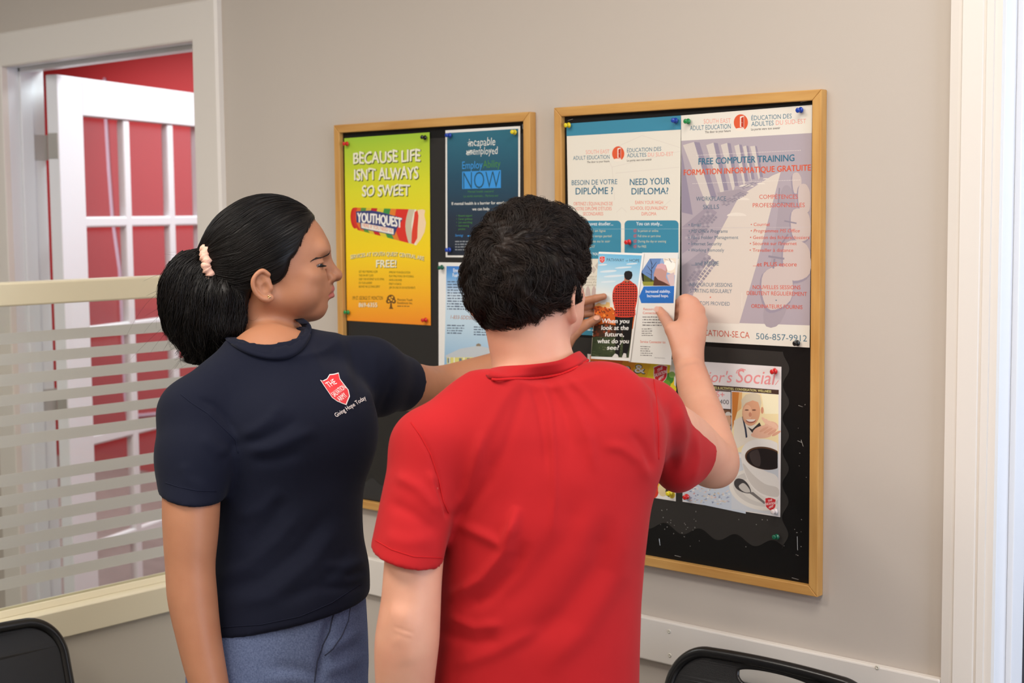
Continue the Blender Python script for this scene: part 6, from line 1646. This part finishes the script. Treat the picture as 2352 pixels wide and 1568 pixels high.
# eyes
for sd in (1, -1):
    e_ = MB(); pr = [(.0001, -.0116)] + [(.0116*math.sin(a), -.0116*math.cos(a)) for a in np.linspace(.15, math.pi - .62, 14)]
    c0 = WP(sd*.0325, .0868, .0318); e_.lathe(pr, c0, Fw, 20, mat('eye_white', (176, 166, 158), .15))
    e_.lathe([(.0074, .0090), (.0060, .0101), (.0036, .0112), (.0004, .0118)], c0, Fw*.93 - Uw*.26 + Rw*.22*sd, 18, mat('iris_dark', (26, 18, 16), .1))
    e_.build('eye', None, wom, smooth=True)
P_, R_ = [], []
def brow(sd, t, dz): return WP(sd*(.050 - .032*t**1.2), .0735 + .0325*t, .0355 + .0175*t**.7 + dz)
for i in range(230):                                                   # eyebrows, hairs lying towards the temple
    for sd in (1, -1):
        t = RNG.random()**.7; dz = RNG.normal()*.0013*(.15 + .85*min(1, t*1.6)); k_ = .10 + .06*RNG.random()
        P_.append([brow(sd, max(0, t - k_*j/2), dz*(1 - .3*j) + .0004*j) for j in range(3)]); R_.append([.00026, .00022, .00008])
br = []
hbv = bvh_of(hV[0], hV[1])
for p3 in P_:
    o3 = []
    for j, p in enumerate(p3):
        h = hbv.find_nearest(Vector(p)); o3.append(np.array(h[0]) + np.array(h[1])*(.0006 + .0004*j))
    br.append(o3)
V, Q = strands(np.array(br), np.array(R_), 4); mesh_obj('eyebrow', V, Q, mat('brow_hair', (44, 28, 20), .6), wom)
P_, R_ = [], []
for i in range(26):
    for sd in (1, -1):
        t = i / 25; b0 = WP(sd*(.0220 + .0220*t), .1000 - 60*(t*.022 - .0105)**2 - .002, .0328 - .0030*t); P_.append([b0, b0 + Fw*.004 - Uw*.0022 + Rw*sd*.002*(t - .3), b0 + Fw*.0072 - Uw*.0022 + Rw*sd*.004*(t - .3)]); R_.append([.0004, .0003, .0001])
V, Q = strands(np.array(P_), np.array(R_), 4); mesh_obj('eyelashes', V, Q, M_HAIRB, wom)
er = MB()
for (s0, z0) in ((.0070, -.0180), (.0098, -.0192), (.0078, -.0212)):
    er.lathe([(.0001, -.0016), (.0013, -.0010), (.0016, 0), (.0013, .001), (.0001, .0016)], WP(.0822, s0, z0), Rw, 10)
er.build('earring', mat('earring_gold', (230, 200, 150), .15, metal=1.0), wom, smooth=True)

# ---- hair pulled back to a scrunchie, then a ponytail
hq = lambda P: ((P - Ow) @ np.array([Rw, Fw, Uw]).T) / SCW
Mw = np.array([Rw, Fw, Uw])
TIE = WP(.006, -.088, .036)
cap = Body(); cap.add(ellip(WP(0, .006, .052), np.array((.0815, .1040, .1000))*SCW, Mw)); cap.add(ellip(WP(0, -.045, .035), np.array((.070, .062, .075))*SCW, Mw), .03)
cap.add(cone(WP(0, -.050, .040), TIE, .045, .020), .03); cap.add(ellip(WP(0, -.045, -.035), np.array((.055, .042, .052))*SCW, Mw), .03)
def polyline(x, pts):
    return np.interp(x, [p[0] for p in pts], [p[1] for p in pts])
def wline(P):
    """front hairline as the largest s allowed at height z; negative = hair"""
    q = hq(P); s, z = q[:, 1], q[:, 2]
    lim = polyline(z, [(-.20, -.038), (-.075, -.038), (-.05, -.032), (-.012, -.022), (-.006, -.016), (.000, .018), (.0045, .0265), (.0108, .033), (.0173, .0376), (.0293, .041), (.0412, .0445), (.0543, .0565), (.0762, .0655), (.0978, .0785), (.111, .087), (.13, .10)])
    return s - lim
def whair(P): return smax(cap(P), wline(P).astype(f4)*.9, .006)
V, Q = nets(whair, *box_of([WP(.1, .12, .18), WP(-.1, -.15, .18), WP(.1, -.15, -.12), WP(-.1, .12, -.12)], .01), .003)
cbv = bvh_of(V, Q); capVQ = (V, Q)
# ponytail volume
pony = Body()
PT = [(472, 604, .024), (446, 626, .037), (433, 662, .044), (434, 705, .045), (446, 745, .040), (458, 782, .028), (450, 812, .012)]
pony.add(chain([at(u, v, 2.545) for u, v, r in PT], [r*.92 for u, v, r in PT], .02)); pony.add(chain([at(490, 640, 2.54), at(505, 690, 2.53), at(500, 750, 2.53), at(480, 800, 2.53)], [.030, .042, .040, .018], .02), .03)
pV, pQ = nets(pony, *box_of([at(365, 700, 2.45), at(560, 700, 2.65), at(450, 560, 2.55), at(450, 845, 2.55)], .03), .0035)
pN = vnormals(pV, pQ); pV = pV + pN*(.0022*np.sin(np.arctan2(pV[:, 0] - TIE[0], pV[:, 1] - TIE[1])*16 + pV[:, 2]*40))[:, None]
pbv = bvh_of(pV, pQ)
def trace(bvh, p, dirfn, K, L, lift, w):
    out = []
    for j in range(K):
        h = bvh.find_nearest(Vector(p)); q, n = np.array(h[0]), np.array(h[1]); d = dirfn(q, n)
        d = d - n*(d @ n); d /= np.linalg.norm(d) + 1e-9
        out.append(q + n*(lift + w*math.sin(j*1.1 + lift*9e3))); p = q + d*L/(K-1)
    return out
def sample(V, Q, n):
    fa = np.linalg.norm(np.cross(V[Q[:, 2]] - V[Q[:, 0]], V[Q[:, 3]] - V[Q[:, 1]]), axis=1); cs = np.cumsum(fa)/fa.sum()
    return V[Q[np.searchsorted(cs, RNG.random(n))]].mean(1)
P_, R_ = [], []
for p in sample(*capVQ, 3600):
    q = hq(p[None])[0]
    sag = np.array([0, 0, -1.])*.25*(q[1] > -.02)
    t = trace(cbv, p, lambda q_, n: (TIE - q_)/np.linalg.norm(TIE - q_) + sag, 9, min(.075, np.linalg.norm(TIE - p)*.92), .0002 + .0012*RNG.random(), .0002)
    P_.append(t); w = .0003 + .0004*RNG.random(); R_.append([w*min(1, .25 + j*.4)*(1 - .5*(j/8)**3) for j in range(9)])
for p in hV[0][np.where((wline(hV[0]) > 0) & (wline(hV[0]) < .0040) & (hq(hV[0])[:, 2] > .003) & (cap(hV[0].astype(f4)) < .012))[0]][::2]:
    t, q_ = [], p.copy(); L_ = .016 + .014*RNG.random(); dj = RNG.normal(size=3)*.12
    for j in range(9):                                     # fine short hairs feathering the hairline
        bb = hbv0 if j < 3 else cbv
        h = bb.find_nearest(Vector(q_)); t.append(np.array(h[0]) + np.array(h[1])*(.0003 + .0001*j)); d = TIE - q_; q_ = q_ + (d/np.linalg.norm(d) + dj)*L_/8
    P_.append(t); R_.append([.00006 + .00002*j for j in range(9)])
s1 = strands(np.array(P_), np.array(R_), 4)
P_, R_ = [], []
DN = np.array([0, 0, -1.])
for p in sample(pV, pQ, 3200):
    ph = RNG.normal()*.35
    def dr(q_, n):
        o = q_ - TIE; r = np.linalg.norm(o); return (-RH*.9 + DN*.1)*max(0, 1 - r/.09) + DN*min(1, r/.07) + RH*.22*math.sin(q_[2]*60 + ph*4) + o/r*.2
    t = trace(pbv, p, dr, 10, .06 + .05*RNG.random(), .0003 + .0035*RNG.random()**2, .0006)
    wp = p[2]*22 + math.sin(p[0]*40)*2 + RNG.normal()*.4; wa = .0045 + .003*RNG.random()
    t = [q_ + (RH*math.sin(wp + j*.75) + FH*.5*math.cos(wp + j*.75))*wa*(j/9) for j, q_ in enumerate(t)]
    if t[-1][2] < at(452, 770, 2.55)[2] and RNG.random() < .5:        # loose ends flick out to the left
        for j in range(6, 10): t[j] = t[j] + (-RH*.020 + np.array([0, 0, .006]) + FH*RNG.normal()*.004)*((j-5)/4)**2*RNG.random()
    P_.append(t); w = .00035 + .00045*RNG.random(); R_.append([w*(1 - .85*(j/9)**2) for j in range(10)])
s2 = strands(np.array(P_), np.array(R_), 4)
P_, R_ = [], []
for p in list(sample(pV, pQ, 130)) + list(sample(*capVQ, 70)):
    bb = pbv if len(P_) < 130 else cbv
    h = bb.find_nearest(Vector(p)); n = np.array(h[1]); d = (DN*.8 + RH*RNG.normal()*.5 + FH*RNG.normal()*.5 if len(P_) < 130 else (TIE - p)/np.linalg.norm(TIE - p)) + n*.35
    L = .02 + .03*RNG.random(); cv = RNG.normal(size=3)*.012
    P_.append([p + d*L*(j/7) + n*.004*math.sin(math.pi*j/7) + cv*(j/7)**2 for j in range(8)]); R_.append([.00022*(1 - .7*j/7) for j in range(8)])
s3 = strands(np.array(P_), np.array(R_), 4)
V, Q = join(capVQ, s1, (pV, pQ), s2, s3)
mesh_obj('hair', V, Q, M_HAIRB, wom)
sc_ = MB(); tax = TIE - WP(0, -.03, .045); tax /= np.linalg.norm(tax); e1 = np.cross(tax, [0, 0, 1.]); e1 /= np.linalg.norm(e1); e2 = np.cross(e1, tax)
tc = at(484, 612, 2.53); tax = np.array(-RH*.93 - np.array([0, 0, 1])*.2); tax /= np.linalg.norm(tax); e1 = np.cross(tax, FH); e1 /= np.linalg.norm(e1); e2 = np.cross(tax, e1)
ring_ = [tc + (e1*math.cos(a)*.031 + e2*math.sin(a)*.030) + tax*.002*math.sin(9*a) for a in np.linspace(0, 6.283, 90, endpoint=False)]
sc_.tube(ring_, [.0078 + .0018*math.sin(i*1.9) + .001*math.sin(i*3.1) for i in range(90)], 10, closed=True)
sc_.build('scrunchie', mat('scrunchie_peach', (226, 178, 156), .6, bump=(300, .5, .002)), wom, smooth=True)

# ---- jeans and shoes
M_JEAN = mat('blue_denim', (62, 74, 106), .85, noise=(420, (108, 120, 150), .8), bump=(900, .3, .001), spec=.2)
T_J = [(1360, 485, 838, 2.472, .120), (1460, 448, 844, 2.475, .130), (1530, 432, 846, 2.48, .138), (1600, 432, 842, 2.48, .136), (1680, 440, 838, 2.48, .13)]
jn = Body(); jn.add(loft(lev(T_J), p=2.25)); hj = at(640, 1680, 2.48)
for sd in (-1, 1):
    h0 = np.array([hj[0], hj[1], hj[2] + .02]) + RH*.072*sd - FH*.045*sd; k0 = h0 + RH*.004*sd; k0[2] = .45; a0 = h0 + RH*.01*sd; a0[2] = .06
    jn.add(chain([h0, k0, a0], [.092, .066, .056], .02), .03)
V, Q = nets(jn, *box_of([at(400, 1400, 2.3), at(880, 1400, 2.65), hj*np.array([1, 1, 0]), hj + np.array([0, 0, .32])], .12), .0065)
V = relax(V, Q, 2)
V = folds(V, Q, [([(770, 1400), (752, 1450), (742, 1500), (735, 1568)], 10, -.008), ([(745, 1495), (790, 1470), (838, 1440)], 10, .003), ([(745, 1520), (790, 1500), (838, 1475)], 10, -.003), ([(740, 1545), (790, 1530), (836, 1510)], 10, .003), ([(738, 1560), (690, 1540), (620, 1530)], 14, -.003), ([(600, 1560), (680, 1555), (730, 1568)], 12, .003)])
mesh_obj('jeans', V, Q, M_JEAN, wom); bj = bvh_of(V, Q)
seam(bj, [(768, 1404), (762, 1425), (757, 1450), (742, 1480), (728, 1520), (722, 1566)], .0011, 'jeans_fly_seam', mat('denim_dark_stitch', (40, 46, 66), .85), wom, .0002)
seam(bj, [(805, 1390), (800, 1425), (785, 1460), (764, 1490), (746, 1505)], .0009, 'jeans_pocket_seam', mat('denim_dark_stitch', (40, 46, 66), .85), wom, .0002)
for sd in (-1, 1):
    s_ = Body(); p_ = np.array([hj[0], hj[1], .045]) + RH*.082*sd - FH*.045*sd; fd = RH*.85 - FH*.5; fd /= np.linalg.norm(fd)
    Ms = np.array([np.cross(fd, [0, 0, 1.]), fd, [0, 0, 1.]])
    s_.add(ellip(p_, (.040, .065, .05), Ms)); s_.add(ellip(p_ + fd*.10 - np.array([0, 0, .012]), (.042, .078, .034), Ms), .03); s_.cut(half(np.array([0, 0, .001]), (0, 0, -1)), .003)
    v_, q_ = nets(s_, *box_of([p_ - fd*.1, p_ + fd*.2], .09), .006); mesh_obj('shoe', v_, q_, mat('shoe_white', (214, 212, 208), .5), wom)
